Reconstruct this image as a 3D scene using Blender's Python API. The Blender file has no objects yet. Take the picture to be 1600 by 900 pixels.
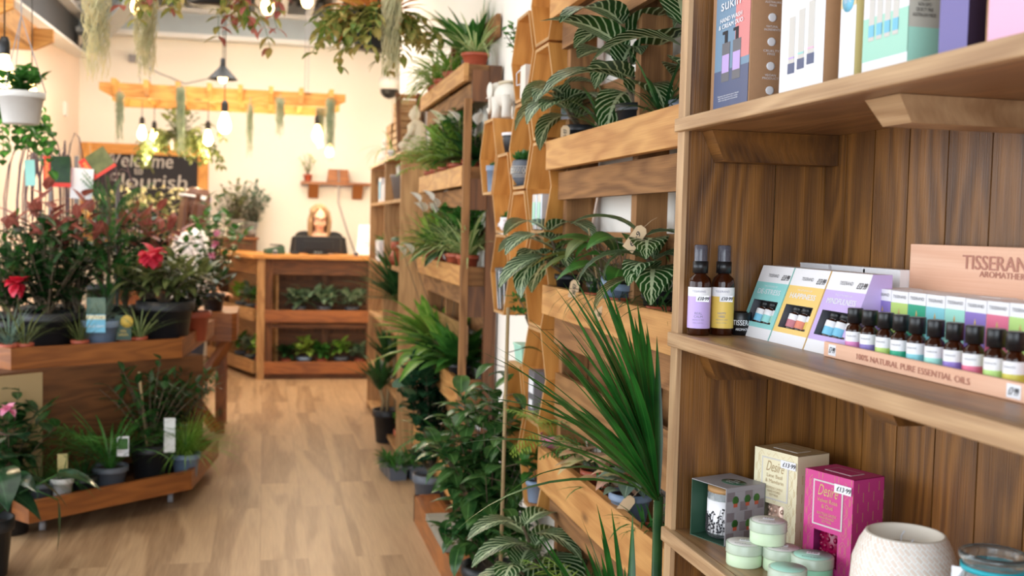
import bpy, math, random
from mathutils import Vector, Matrix, Euler
V = Vector
PI = math.pi
sc = bpy.context.scene
# ---------------------------------------------------------------- camera
F_PX, CAM_H = 1700.0, 1.35
YAW, PITCH, ROLL = math.radians(12.88), math.radians(3.17), math.radians(1.46)
fw = V((math.sin(YAW)*math.cos(PITCH), math.cos(YAW)*math.cos(PITCH), -math.sin(PITCH)))
r0 = V((math.cos(YAW), -math.sin(YAW), 0)); u0 = r0.cross(fw)
cr = r0*math.cos(ROLL)+u0*math.sin(ROLL); cu = -r0*math.sin(ROLL)+u0*math.cos(ROLL)
cd = bpy.data.cameras.new('camera'); cam = bpy.data.objects.new('camera', cd)
sc.collection.objects.link(cam); sc.camera = cam
cd.sensor_width = 36; cd.lens = F_PX/1600*36; cd.clip_start = .05
cam.matrix_world = Matrix(((cr.x, cu.x, -fw.x, 0), (cr.y, cu.y, -fw.y, 0), (cr.z, cu.z, -fw.z, CAM_H), (0, 0, 0, 1)))
cd.dof.use_dof = True; cd.dof.focus_distance = 1.9; cd.dof.aperture_fstop = 5.2
# ---------------------------------------------------------------- world, lights, exposure
sc.view_settings.view_transform = 'Standard'; sc.view_settings.look = 'None'
sc.view_settings.gamma = 1; sc.view_settings.use_curve_mapping = False
sc.view_settings.exposure = 0.40
w = bpy.data.worlds.new('sky'); sc.world = w; w.use_nodes = True
w.node_tree.nodes['Background'].inputs[0].default_value = (.80, .90, 1.0, 1)
w.node_tree.nodes['Background'].inputs[1].default_value = 1.3
def area(name, loc, direction, sx, sy, power, col):
    l = bpy.data.lights.new(name, 'AREA'); l.shape = 'RECTANGLE'; l.size = sx; l.size_y = sy; l.cycles.max_bounces = 8
    l.energy = power; l.color = col
    o = bpy.data.objects.new(name, l); sc.collection.objects.link(o); o.location = loc
    o.rotation_euler = V(direction).to_track_quat('-Z', 'Y').to_euler()
    return o
area('daylight_shopfront', (-.9, -2.2, 1.9), (.10, 1, -.10), 3.6, 2.2, 78, (.86, .93, 1))
area('daylight_side_windows', (-3.9, 3.2, 1.7), (1, 0, -.06), 6.5, 2.2, 105, (.90, .95, 1))
area('overhead_fill', (-.6, 9.0, 3.42), (0, .15, -1), 2.6, 3.2, 105, (1, .97, .92))  # added fill under the closed ceiling, brightens the back wall
area('overhead_fill', (-1.2, 4.2, 3.42), (.1, 0, -1), 2.2, 3.6, 42, (1, .95, .88))  # second added fill, lifts the aisle and far planter; no opening above
# ---------------------------------------------------------------- pixel of the photograph -> point of the place on a known plane
def ray(x, y): return fw + cr*((x-800)/F_PX) - cu*((y-450)/F_PX)
def PX(x, y, X): d = ray(x, y); t = X/d.x; return V((X, d.y*t, CAM_H+d.z*t))
def PY(x, y, Y): d = ray(x, y); t = Y/d.y; return V((d.x*t, Y, CAM_H+d.z*t))
def PZ(x, y, Z): d = ray(x, y); t = (Z-CAM_H)/d.z; return V((d.x*t, d.y*t, Z))
# ---------------------------------------------------------------- materials
M = {}
def nt(name):
    m = bpy.data.materials.new(name); m.use_nodes = True
    t = m.node_tree; return m, t, t.nodes['Principled BSDF']
def lk(t, a, b): t.links.new(a, b)
def nd(t, kind, **kw):
    n = t.nodes.new(kind)
    for k, v in kw.items():
        if k in n.inputs.keys() if isinstance(k, str) else False: n.inputs[k].default_value = v
        else: setattr(n, k, v)
    return n
def S(c): # sRGB 0-255 to linear
    return tuple((((x/255+.055)/1.055)**2.4 if x/255 > .04045 else x/255/12.92) for x in c[:3])+(1,)
def plain(name, rgb, rough=.5, metal=0, var=.0, scale=8, bump=0, emit=0, trans=0, spec=.5):
    m, t, b = nt(name); c = S(rgb)
    b.inputs['Roughness'].default_value = rough; b.inputs['Metallic'].default_value = metal
    b.inputs['Specular IOR Level'].default_value = spec
    tc = nd(t, 'ShaderNodeTexCoord'); n = nd(t, 'ShaderNodeTexNoise'); n.inputs['Scale'].default_value = scale; n.inputs['Detail'].default_value = 4
    lk(t, tc.outputs['Object'], n.inputs['Vector'])
    r = nd(t, 'ShaderNodeMixRGB'); r.inputs[1].default_value = tuple(x*(1-var) for x in c[:3])+(1,); r.inputs[2].default_value = tuple(min(1, x*(1+var)) for x in c[:3])+(1,)
    lk(t, n.outputs['Fac'], r.inputs[0]); lk(t, r.outputs[0], b.inputs['Base Color'])
    if bump:
        bp = nd(t, 'ShaderNodeBump'); bp.inputs['Strength'].default_value = bump; bp.inputs['Distance'].default_value = .01
        lk(t, n.outputs['Fac'], bp.inputs['Height']); lk(t, bp.outputs[0], b.inputs['Normal'])
    if emit: b.inputs['Emission Color'].default_value = c; b.inputs['Emission Strength'].default_value = emit
    if trans: b.inputs['Transmission Weight'].default_value = trans; b.inputs['IOR'].default_value = 1.45
    M[name] = m; return m
def wood(name, dark, light, rough=.5, ring=60, coat=0, knots=True, bump=.15, streak=1.0):
    """grain runs along UV u (metres); every plank has its own UV offset"""
    m, t, b = nt(name)
    uv = nd(t, 'ShaderNodeUVMap')
    mp = nd(t, 'ShaderNodeMapping'); mp.inputs['Scale'].default_value = (1.6, 9, 1); lk(t, uv.outputs[0], mp.inputs['Vector'])
    n1 = nd(t, 'ShaderNodeTexNoise'); n1.inputs['Scale'].default_value = 1; n1.inputs['Detail'].default_value = 2; lk(t, mp.outputs[0], n1.inputs['Vector'])
    sx = nd(t, 'ShaderNodeSeparateXYZ'); lk(t, uv.outputs[0], sx.inputs[0])
    a = nd(t, 'ShaderNodeMath', operation='MULTIPLY_ADD'); lk(t, n1.outputs['Fac'], a.inputs[0]); a.inputs[1].default_value = 42*streak; 
    k = nd(t, 'ShaderNodeMath', operation='MULTIPLY'); lk(t, sx.outputs['Y'], k.inputs[0]); k.inputs[1].default_value = ring
    lk(t, k.outputs[0], a.inputs[2])
    s = nd(t, 'ShaderNodeMath', operation='SINE'); lk(t, a.outputs[0], s.inputs[0])
    mp2 = nd(t, 'ShaderNodeMapping'); mp2.inputs['Scale'].default_value = (7, 420, 1); lk(t, uv.outputs[0], mp2.inputs['Vector'])
    n2 = nd(t, 'ShaderNodeTexNoise'); n2.inputs['Scale'].default_value = 1; n2.inputs['Detail'].default_value = 3; lk(t, mp2.outputs[0], n2.inputs['Vector'])
    mp3 = nd(t, 'ShaderNodeMapping'); mp3.inputs['Scale'].default_value = (1.2, 3, 1); lk(t, uv.outputs[0], mp3.inputs['Vector'])
    n3 = nd(t, 'ShaderNodeTexNoise'); n3.inputs['Scale'].default_value = 2; n3.inputs['Detail'].default_value = 2; lk(t, mp3.outputs[0], n3.inputs['Vector'])
    f1 = nd(t, 'ShaderNodeMath', operation='MULTIPLY_ADD'); lk(t, s.outputs[0], f1.inputs[0]); f1.inputs[1].default_value = .20
    f2 = nd(t, 'ShaderNodeMath', operation='MULTIPLY_ADD'); lk(t, n2.outputs['Fac'], f2.inputs[0]); f2.inputs[1].default_value = .75
    f3 = nd(t, 'ShaderNodeMath', operation='MULTIPLY_ADD'); lk(t, n3.outputs['Fac'], f3.inputs[0]); f3.inputs[1].default_value = .9; f3.inputs[2].default_value = -.35
    lk(t, f3.outputs[0], f2.inputs[2]); lk(t, f2.outputs[0], f1.inputs[2])
    mx = nd(t, 'ShaderNodeMixRGB'); mx.use_clamp = True; mx.inputs[1].default_value = S(dark); mx.inputs[2].default_value = S(light); lk(t, f1.outputs[0], mx.inputs[0])
    out = mx.outputs[0]
    if knots:
        mk = nd(t, 'ShaderNodeMapping'); mk.inputs['Scale'].default_value = (2.6, 6.5, 1); lk(t, uv.outputs[0], mk.inputs['Vector'])
        vo = nd(t, 'ShaderNodeTexVoronoi'); vo.inputs['Scale'].default_value = 1; lk(t, mk.outputs[0], vo.inputs['Vector'])
        cr_ = nd(t, 'ShaderNodeValToRGB'); cr_.color_ramp.elements[0].position = .03; cr_.color_ramp.elements[0].color = (1, 1, 1, 1)
        cr_.color_ramp.elements[1].position = .11; cr_.color_ramp.elements[1].color = (0, 0, 0, 1); lk(t, vo.outputs['Distance'], cr_.inputs[0])
        m2 = nd(t, 'ShaderNodeMixRGB'); m2.inputs[2].default_value = tuple(x*.35 for x in S(dark)[:3])+(1,)
        mm = nd(t, 'ShaderNodeMath', operation='MULTIPLY'); mm.inputs[1].default_value = .8; lk(t, cr_.outputs[0], mm.inputs[0])
        lk(t, mm.outputs[0], m2.inputs[0]); lk(t, out, m2.inputs[1]); out = m2.outputs[0]
    lk(t, out, b.inputs['Base Color']); b.inputs['Roughness'].default_value = rough
    b.inputs['Coat Weight'].default_value = coat; b.inputs['Coat Roughness'].default_value = .3
    bp = nd(t, 'ShaderNodeBump'); bp.inputs['Strength'].default_value = bump; bp.inputs['Distance'].default_value = .004
    lk(t, f1.outputs[0], bp.inputs['Height']); lk(t, bp.outputs[0], b.inputs['Normal'])
    M[name] = m; return m
def leaf(name, rgb, rgb2=None, rough=.35, rib=.35, zebra=0, margin=None, trans=.3, zc=(205, 222, 180)):
    m, t, b = nt(name); rgb2 = rgb2 or tuple(min(255, int(x*1.35+8)) for x in rgb)
    tc = nd(t, 'ShaderNodeTexCoord'); n = nd(t, 'ShaderNodeTexNoise'); n.inputs['Scale'].default_value = 14; lk(t, tc.outputs['Object'], n.inputs['Vector'])
    cp = nd(t, 'ShaderNodeValToRGB'); cp.color_ramp.elements[0].position = .35; cp.color_ramp.elements[1].position = .65
    cp.color_ramp.elements[0].color = S(rgb); cp.color_ramp.elements[1].color = S(rgb2); lk(t, n.outputs['Fac'], cp.inputs[0])
    uv = nd(t, 'ShaderNodeUVMap'); sx = nd(t, 'ShaderNodeSeparateXYZ'); lk(t, uv.outputs[0], sx.inputs[0])
    c = nd(t, 'ShaderNodeMath', operation='SUBTRACT'); lk(t, sx.outputs['X'], c.inputs[0]); c.inputs[1].default_value = .5
    ab = nd(t, 'ShaderNodeMath', operation='ABSOLUTE'); lk(t, c.outputs[0], ab.inputs[0])
    rb = nd(t, 'ShaderNodeMath', operation='LESS_THAN'); lk(t, ab.outputs[0], rb.inputs[0]); rb.inputs[1].default_value = .035 if not zebra else .05
    rs = nd(t, 'ShaderNodeMath', operation='MULTIPLY'); lk(t, rb.outputs[0], rs.inputs[0]); rs.inputs[1].default_value = rib if not zebra else 1
    fac = rs.outputs[0]
    if zebra:
        q = nd(t, 'ShaderNodeMath', operation='MULTIPLY_ADD'); lk(t, ab.outputs[0], q.inputs[0]); q.inputs[1].default_value = -.62; lk(t, sx.outputs['Y'], q.inputs[2])
        q2 = nd(t, 'ShaderNodeMath', operation='MULTIPLY'); lk(t, q.outputs[0], q2.inputs[0]); q2.inputs[1].default_value = zebra
        fr = nd(t, 'ShaderNodeMath', operation='FRACT'); lk(t, q2.outputs[0], fr.inputs[0])
        lt = nd(t, 'ShaderNodeMath', operation='LESS_THAN'); lk(t, fr.outputs[0], lt.inputs[0]); lt.inputs[1].default_value = .24
        ad = nd(t, 'ShaderNodeMath', operation='MAXIMUM'); lk(t, lt.outputs[0], ad.inputs[0]); lk(t, rs.outputs[0], ad.inputs[1]); fac = ad.outputs[0]
    mx = nd(t, 'ShaderNodeMixRGB'); lk(t, fac, mx.inputs[0]); lk(t, cp.outputs[0], mx.inputs[1]); mx.inputs[2].default_value = S(zc if zebra else tuple(min(255, int(x*1.5+25)) for x in rgb2))
    out = mx.outputs[0]
    if margin:
        g = nd(t, 'ShaderNodeMath', operation='GREATER_THAN'); lk(t, ab.outputs[0], g.inputs[0]); g.inputs[1].default_value = margin[1]
        m3 = nd(t, 'ShaderNodeMixRGB'); lk(t, g.outputs[0], m3.inputs[0]); lk(t, out, m3.inputs[1]); m3.inputs[2].default_value = S(margin[0]); out = m3.outputs[0]
    lk(t, out, b.inputs['Base Color']); b.inputs['Roughness'].default_value = rough
    tr = nd(t, 'ShaderNodeBsdfTranslucent'); lk(t, out, tr.inputs[0]); ms = nd(t, 'ShaderNodeMixShader'); ms.inputs[0].default_value = trans
    lk(t, b.outputs[0], ms.inputs[1]); lk(t, tr.outputs[0], ms.inputs[2]); lk(t, ms.outputs[0], t.nodes['Material Output'].inputs[0])
    M[name] = m; return m
wood('wood_shelf', (62, 34, 8), (154, 102, 42), .42, 95, .22, True, .25)
wood('wood_edge', (150, 112, 76), (206, 170, 128), .5, 200, .1, False, .2)
wood('wood_board', (112, 76, 44), (176, 130, 84), .38, 120, .25, True)
wood('wood_oak', (164, 106, 50), (218, 164, 98), .55, 70, 0, True)
wood('wood_stand', (116, 64, 26), (176, 106, 48), .45, 60, .1, True)
wood('wood_pallet', (100, 62, 28), (172, 122, 72), .75, 70, 0, True, .4)
wood('wood_dark', (66, 38, 18), (128, 80, 42), .6, 60, 0, True, .3)
wood('wood_hex', (176, 112, 46), (226, 162, 84), .5, 50, .1, False)
wood('wood_case', (150, 106, 62), (206, 162, 108), .55, 60, 0, True)
wood('wood_pergola', (190, 124, 52), (236, 176, 96), .6, 50, 0, True)
wood('wood_beech', (222, 166, 134), (240, 194, 164), .5, 160, 0, False, .05, .5)
wood('bark', (70, 56, 42), (130, 112, 88), .9, 300, 0, False, .5)
wood('cane', (140, 116, 80), (186, 160, 116), .8, 300, 0, False, .3)
for nm, c in dict(terracotta=(176, 84, 58), pot_black=(34, 35, 38), pot_grey=(96, 102, 112), pot_blue=(126, 146, 172), pot_white=(214, 212, 208), pot_taupe=(128, 118, 112), pot_pink=(206, 112, 150)).items():
    plain(nm, c, .45, 0, .12, 12)
plain('soil', (52, 36, 26), .95, 0, .4, 60, .8)
plain('wall_paint', (246, 240, 230), .85, 0, .02, 2)
plain('wall_pink', (247, 228, 214), .85, 0, .02, 2)
plain('steel_paint', (176, 186, 190), .5, .2, .06)
plain('steel_white', (222, 222, 220), .5, 0, .03)
plain('steel_dark', (70, 72, 76), .6, 0, .1)
plain('ceiling_deck', (120, 118, 112), .7, 0, .1)
plain('black_metal', (26, 26, 28), .4, .4)
plain('black_plastic', (22, 22, 24), .35, 0, .1)
plain('white_plastic', (235, 235, 232), .4)
plain('white_card', (240, 238, 240), .5, 0, .02)
plain('kraft', (178, 136, 100), .8, 0, .06, 120)
plain('tag_red', (226, 58, 42), .5)
plain('tag_card', (214, 184, 146), .8, 0, .05, 60)
plain('paper', (238, 238, 242), .7)
plain('ink', (30, 28, 34), .6)
plain('galvanised', (200, 204, 208), .35, .35, .15, 20)
plain('bulb_glow', (255, 206, 130), .3, 0, 0, 8, 0, 14)
plain('chalk_black', (42, 42, 48), .8, 0, .15, 5)
plain('chalk', (190, 186, 182), .9)
plain('cement', (138, 132, 118), .9, 0, .15, 14, .3)
plain('stone_cream', (214, 200, 172), .8, 0, .14, 18, .5)
plain('stone_white', (226, 220, 208), .8, 0, .10, 18, .5)
leaf('leaf_dark', (22, 52, 26), (44, 84, 38)); leaf('leaf_mid', (40, 92, 36), (78, 134, 56)); leaf('leaf_bright', (92, 150, 48), (150, 190, 84))
leaf('leaf_lime', (128, 168, 56), (176, 204, 96)); leaf('leaf_olive', (86, 100, 54), (130, 138, 84)); leaf('leaf_ficus', (30, 72, 34), (84, 122, 62), .25)
leaf('leaf_drac', (26, 84, 32), (52, 120, 44), .3, .2, 0, ((70, 40, 30), .47)); leaf('leaf_drac_dark', (30, 72, 36), (66, 108, 56), .35, .2)
leaf('leaf_spider', (214, 220, 160), (224, 228, 176), .4, 0, 0, ((96, 144, 62), .22))
leaf('leaf_zebra', (22, 58, 26), (40, 88, 34), .3, .3, 9.5); leaf('leaf_fittonia', (44, 92, 60), (80, 124, 84), .4, .3, 7, None, .3, (196, 214, 180))
leaf('leaf_red', (150, 78, 72), (190, 112, 98), .35); leaf('leaf_pink', (222, 168, 150), (196, 190, 130), .45, .3)
leaf('leaf_trail', (96, 128, 50), (192, 170, 100), .4, .2); leaf('leaf_orange', (214, 120, 62), (226, 170, 80), .4, .2)
leaf('leaf_blue', (84, 116, 104), (130, 150, 128), .5); leaf('leaf_asp', (40, 104, 44), (78, 146, 66), .5, 0)
leaf('leaf_round', (26, 58, 40), (54, 92, 60), .18, .15); leaf('leaf_anthurium', (60, 96, 44), (120, 132, 70), .35, .3)
leaf('petal_white', (246, 242, 230), (252, 250, 240), .5, 0); leaf('petal_cream', (226, 220, 176), (240, 234, 200), .6, 0)
leaf('petal_red', (216, 40, 66), (236, 70, 96), .5, 0); leaf('petal_pink', (232, 140, 176), (244, 172, 200), .5, 0)
leaf('moss_air', (206, 202, 160), (234, 222, 182), .8, 0); leaf('moss_grey', (140, 158, 132), (176, 186, 156), .8, 0); leaf('twig', (84, 66, 72), (120, 98, 100), .7, 0, trans=0)
# ---------------------------------------------------------------- mesh building
def T(loc=(0, 0, 0), rx=0, ry=0, rz=0): return Matrix.Translation(loc) @ Euler((rx, ry, rz)).to_matrix().to_4x4()
class MB:
    def __init__(s): s.v = []; s.f = []; s.u = []; s.m = []; s.sm = []
    def add(s, vs, fs, us=None, m=0, sm=False, mat=None):
        b = len(s.v)
        s.v += [tuple(mat @ V(p)) for p in vs] if mat else [tuple(p) for p in vs]
        for i, f in enumerate(fs):
            s.f.append([b+k for k in f]); s.u.append(us[i] if us else [(0, 0)]*len(f)); s.m.append(m); s.sm.append(sm)
        return s
    def box(s, c, d, m=0, mat=None, taper=1.0, bev=.0):
        x, y, z = d[0]/2, d[1]/2, d[2]/2
        vs = [(c[0]+a*x*(taper if e > 0 and taper != 1 else 1), c[1]+b*y*(taper if e > 0 and taper != 1 else 1), c[2]+e*z) for a in (-1, 1) for b in (-1, 1) for e in (-1, 1)]
        fs = [(0, 1, 3, 2), (4, 6, 7, 5), (0, 4, 5, 1), (2, 3, 7, 6), (0, 2, 6, 4), (1, 5, 7, 3)]
        ax = max(range(3), key=lambda i: d[i]); ou, ov = random.random()*50, random.random()*50
        us = []
        for fi, f in enumerate(fs):
            nrm = fi//2; oth = [i for i in range(3) if i != nrm]
            if ax in oth: ua = ax; va = [i for i in oth if i != ax][0]
            else: ua, va = oth
            us.append([(vs[k][ua]+ou+(fi*.37 if ua != ax else 0), vs[k][va]+ov+fi*.13) for k in f])
        return s.add(vs, fs, us, m, False, mat)
    def bx(s, a, b, m=0, mat=None): return s.box([(a[i]+b[i])/2 for i in range(3)], [abs(b[i]-a[i]) for i in range(3)], m, mat)
    def prism(s, pts, z0, z1, m=0, mat=None):
        n = len(pts); vs = [(p[0], p[1], z0) for p in pts]+[(p[0], p[1], z1) for p in pts]
        fs = [tuple(range(n))[::-1], tuple(range(n, 2*n))]; us = [[vs[k][:2] for k in fs[0]], [vs[k][:2] for k in fs[1]]]
        acc = 0
        for i in range(n):
            j = (i+1) % n; L = math.dist(pts[i], pts[j]); fs.append((i, j, n+j, n+i)); us.append([(acc, z0), (acc+L, z0), (acc+L, z1), (acc, z1)]); acc += L
        return s.add(vs, fs, us, m, False, mat)
    def lathe(s, prof, n=20, m=0, mat=None, sm=True, ms=None):
        vs = [(r*math.cos(2*PI*i/n), r*math.sin(2*PI*i/n), z) for r, z in prof for i in range(n)]
        for k in range(len(prof)-1):
            fs, us = [], []
            for i in range(n):
                j = (i+1) % n; fs.append((k*n+i, k*n+j, (k+1)*n+j, (k+1)*n+i))
                us.append([(i/n, k), ((i+1)/n, k), ((i+1)/n, k+1), (i/n, k+1)])
            if k == 0: b = len(s.v); s.add(vs, fs, us, ms[k] if ms else m, sm, mat)
            else:
                for f, u in zip(fs, us): s.f.append([b+q for q in f]); s.u.append(u); s.m.append(ms[k] if ms else m); s.sm.append(sm)
        return s
    def tube(s, pts, rad, n=6, m=0, cap=True):
        pts = [V(p) for p in pts]; b0 = len(s.v); N = len(pts)
        if not hasattr(rad, '__len__'): rad = [rad]*N
        rings = []; L = 0
        for i, p in enumerate(pts):
            d = (pts[min(i+1, N-1)]-pts[max(i-1, 0)]); d = d.normalized() if d.length > 1e-9 else V((0, 0, 1))
            a = d.cross(V((0, 0, 1)) if abs(d.z) < .9 else V((1, 0, 0))).normalized(); c = d.cross(a)
            rings.append([p+(a*math.cos(2*PI*k/n)+c*math.sin(2*PI*k/n))*rad[i] for k in range(n)])
        vs = [q for r in rings for q in r]; fs = []; us = []
        for i in range(N-1):
            l = (pts[i+1]-pts[i]).length
            for k in range(n):
                j = (k+1) % n; fs.append((i*n+k, i*n+j, (i+1)*n+j, (i+1)*n+k)); us.append([(L, k*.02), (L, k*.02+.02), (L+l, k*.02+.02), (L+l, k*.02)])
            L += l
        if cap and n > 2: fs += [tuple(range(n))[::-1], tuple((N-1)*n+k for k in range(n))]; us += [[(0, 0)]*n]*2
        return s.add(vs, fs, us, m, n > 4)
    def ell(s, c, r, n=12, k=8, m=0, mat=None):
        vs = []; fs = []
        for i in range(k+1):
            th = PI*i/k
            for j in range(n): ph = 2*PI*j/n; vs.append((c[0]+r[0]*math.sin(th)*math.cos(ph), c[1]+r[1]*math.sin(th)*math.sin(ph), c[2]+r[2]*math.cos(th)))
        for i in range(k):
            for j in range(n): q = (j+1) % n; fs.append((i*n+j, (i+1)*n+j, (i+1)*n+q, i*n+q))
        return s.add(vs, fs, [[(vs[a][0], vs[a][2]) for a in f] for f in fs], m, True, mat)
    def leaf(s, p, d, L, W, droop=.6, fold=.25, nseg=5, shape='ovate', m=0, twist=0, up=None):
        p = V(p); d = V(d).normalized(); zz = V((0, 0, 1)) if up is None else V(up)
        side = d.cross(zz); side = side.normalized() if side.length > 1e-3 else V((1, 0, 0)).cross(d).normalized()
        nr = side.cross(d).normalized()
        if twist: R_ = Matrix.Rotation(twist, 3, d); side = R_ @ side; nr = R_ @ nr
        vs = []; step = L/nseg
        horiz = V((d.x, d.y, 0)); ax = side
        cur = d.copy()
        for i in range(nseg+1):
            t = i/nseg
            if shape == 'ovate': w_ = math.sin(PI*min(1, t*.97+.015)**.75)**.85
            elif shape == 'strap': w_ = min(1, .45+t*1.6)*(1-t**2.6)
            elif shape == 'heart': w_ = math.sin(PI*min(1, .16+t*.84)**.62)
            else: w_ = math.sin(PI*(.08+.92*t))
            w_ = max(w_, .02)*W/2
            vs += [p-side*w_+nr*fold*w_, p, p+side*w_+nr*fold*w_]
            cur = Matrix.Rotation(-droop/nseg, 3, ax) @ cur; nr = Matrix.Rotation(-droop/nseg, 3, ax) @ nr
            p = p+cur*step
        fs = []; us = []
        for i in range(nseg):
            a = i*3; t0, t1 = i/nseg, (i+1)/nseg
            fs += [(a, a+1, a+4, a+3), (a+1, a+2, a+5, a+4)]; us += [[(0, t0), (.5, t0), (.5, t1), (0, t1)], [(.5, t0), (1, t0), (1, t1), (.5, t1)]]
        return s.add(vs, fs, us, m, True)
    def build(s, name, mats, parent=None, bevel=0, merge=False):
        me = bpy.data.meshes.new(name); me.from_pydata(s.v, [], s.f)
        uvl = me.uv_layers.new(name='UVMap'); flat = [c for u in s.u for q in u for c in q]; uvl.data.foreach_set('uv', flat)
        me.polygons.foreach_set('use_smooth', s.sm); me.polygons.foreach_set('material_index', s.m)
        for x in (mats if isinstance(mats, (list, tuple)) else [mats]): me.materials.append(M[x] if isinstance(x, str) else x)
        me.validate(); me.update()
        o = bpy.data.objects.new(name, me); sc.collection.objects.link(o)
        if parent: o.parent = parent
        if bevel:
            md = o.modifiers.new('bevel', 'BEVEL'); md.width = bevel; md.segments = 2; md.limit_method = 'ANGLE'; md.angle_limit = .7
        return o
def tag(o, label, cat, group=None):
    o['label'] = label; o['category'] = cat
    if group: o['group'] = group
    return o
def thing(name, label, cat, loc=(0, 0, 0), rz=0, group=None, rx=0, ry=0):
    o = bpy.data.objects.new(name, None); sc.collection.objects.link(o); o.empty_display_size = .05
    o.location = loc; o.rotation_euler = (rx, ry, rz); return tag(o, label, cat, group)
def struct(o): o['kind'] = 'structure'; return o
def copy_thing(root, loc, rz, label, group=None):
    def cp(o, par):
        c = o.copy(); sc.collection.objects.link(c); c.parent = par
        for ch in o.children: cp(ch, c)
        return c
    c = cp(root, None); c.location = loc; c.rotation_euler = (root.rotation_euler[0], root.rotation_euler[1], rz); c['label'] = label
    if group: c['group'] = group
    return c
_tc = {}
def text_mesh(txt):
    if txt not in _tc:
        cu_ = bpy.data.curves.new('t', 'FONT'); cu_.body = txt; cu_.align_x = 'CENTER'; cu_.resolution_u = 3; cu_.space_line = 1.0
        o = bpy.data.objects.new('t', cu_); sc.collection.objects.link(o)
        bpy.context.view_layer.update(); me = bpy.data.meshes.new_from_object(o.evaluated_get(bpy.context.evaluated_depsgraph_get()))
        vs = [tuple(v.co) for v in me.vertices]; fs = [tuple(p.vertices) for p in me.polygons]
        bpy.data.objects.remove(o); bpy.data.curves.remove(cu_); bpy.data.meshes.remove(me)
        _tc[txt] = (vs, fs)
    return _tc[txt]
def text(mb, txt, mat, w=None, h=None, m=0, shear=0, bold=0):
    """letters in the local XZ plane facing -Y, centred at mat's origin; w = total width, h = height of the block"""
    vs, fs = text_mesh(txt)
    if not vs: return
    x0, x1 = min(v[0] for v in vs), max(v[0] for v in vs); y0, y1 = min(v[1] for v in vs), max(v[1] for v in vs)
    sy = (h/(y1-y0)) if h else None; sx = (w/(x1-x0)) if w else sy
    if sy is None: sy = sx
    offs = [0] if not bold else [-bold, bold, 0]
    for k, of in enumerate(offs):
        mb.add([((v[0]-(x0+x1)/2)*sx+shear*(v[1]-y0)*sy+of, -.00004*k, (v[1]-(y0+y1)/2)*sy) for v in vs], fs, None, m, False, mat)
def FR(x, z, y=0): return Matrix.Translation((x, y, z))
# ================================================================ SETTING
random.seed(7)
def floor_mat():
    m, t, b = nt('floor_laminate')
    tc = nd(t, 'ShaderNodeTexCoord'); sp = nd(t, 'ShaderNodeMapping'); sp.inputs['Rotation'].default_value = (0, 0, PI/2); lk(t, tc.outputs['Object'], sp.inputs['Vector'])
    br = nd(t, 'ShaderNodeTexBrick'); br.offset = .37; br.inputs['Scale'].default_value = 1; br.inputs['Brick Width'].default_value = 1.3; br.inputs['Row Height'].default_value = .19
    br.inputs['Mortar Size'].default_value = .0012; br.inputs['Color1'].default_value = (0, 0, 0, 1); br.inputs['Color2'].default_value = (1, 1, 1, 1); br.inputs['Mortar'].default_value = (.5, .5, .5, 1); br.inputs['Mortar Smooth'].default_value = .3
    lk(t, sp.outputs[0], br.inputs['Vector'])
    off = nd(t, 'ShaderNodeVectorMath', operation='MULTIPLY_ADD'); lk(t, br.outputs['Color'], off.inputs[0]); off.inputs[1].default_value = (9, 5, 3); lk(t, tc.outputs['Object'], off.inputs[2])
    m1 = nd(t, 'ShaderNodeMapping'); m1.inputs['Scale'].default_value = (6, .55, 1); lk(t, off.outputs[0], m1.inputs['Vector'])
    n1 = nd(t, 'ShaderNodeTexNoise'); n1.inputs['Scale'].default_value = 1; n1.inputs['Detail'].default_value = 3; n1.inputs['Distortion'].default_value = .6; lk(t, m1.outputs[0], n1.inputs['Vector'])
    m2 = nd(t, 'ShaderNodeMapping'); m2.inputs['Scale'].default_value = (160, 5, 1); lk(t, off.outputs[0], m2.inputs['Vector'])
    n2 = nd(t, 'ShaderNodeTexNoise'); n2.inputs['Scale'].default_value = 1; n2.inputs['Detail'].default_value = 3; lk(t, m2.outputs[0], n2.inputs['Vector'])
    wv = nd(t, 'ShaderNodeMath', operation='MULTIPLY'); lk(t, n1.outputs['Fac'], wv.inputs[0]); wv.inputs[1].default_value = 26
    sn = nd(t, 'ShaderNodeMath', operation='SINE'); lk(t, wv.outputs[0], sn.inputs[0])
    f = nd(t, 'ShaderNodeMath', operation='MULTIPLY_ADD'); lk(t, sn.outputs[0], f.inputs[0]); f.inputs[1].default_value = .07
    g = nd(t, 'ShaderNodeMath', operation='MULTIPLY_ADD'); lk(t, n1.outputs['Fac'], g.inputs[0]); g.inputs[1].default_value = .62
    h = nd(t, 'ShaderNodeMath', operation='MULTIPLY'); lk(t, n2.outputs['Fac'], h.inputs[0]); h.inputs[1].default_value = .34; lk(t, h.outputs[0], g.inputs[2]); lk(t, g.outputs[0], f.inputs[2])
    cp = nd(t, 'ShaderNodeValToRGB'); e = cp.color_ramp.elements; e[0].position = .28; e[0].color = S((138, 106, 76)); e[1].position = .68; e[1].color = S((196, 162, 124)); lk(t, f.outputs[0], cp.inputs[0])
    mo = nd(t, 'ShaderNodeMixRGB', blend_type='MULTIPLY'); mf = nd(t, 'ShaderNodeMath', operation='MULTIPLY'); mf.inputs[1].default_value = .35; lk(t, br.outputs['Fac'], mf.inputs[0])
    lk(t, mf.outputs[0], mo.inputs[0]); lk(t, cp.outputs[0], mo.inputs[1]); mo.inputs[2].default_value = (.3, .2, .12, 1)
    lk(t, mo.outputs[0], b.inputs['Base Color']); b.inputs['Roughness'].default_value = .42
    M['floor'] = m
floor_mat()
def sbox(name, a, b, mat): return struct(MB().bx(a, b).build(name, mat))
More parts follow.
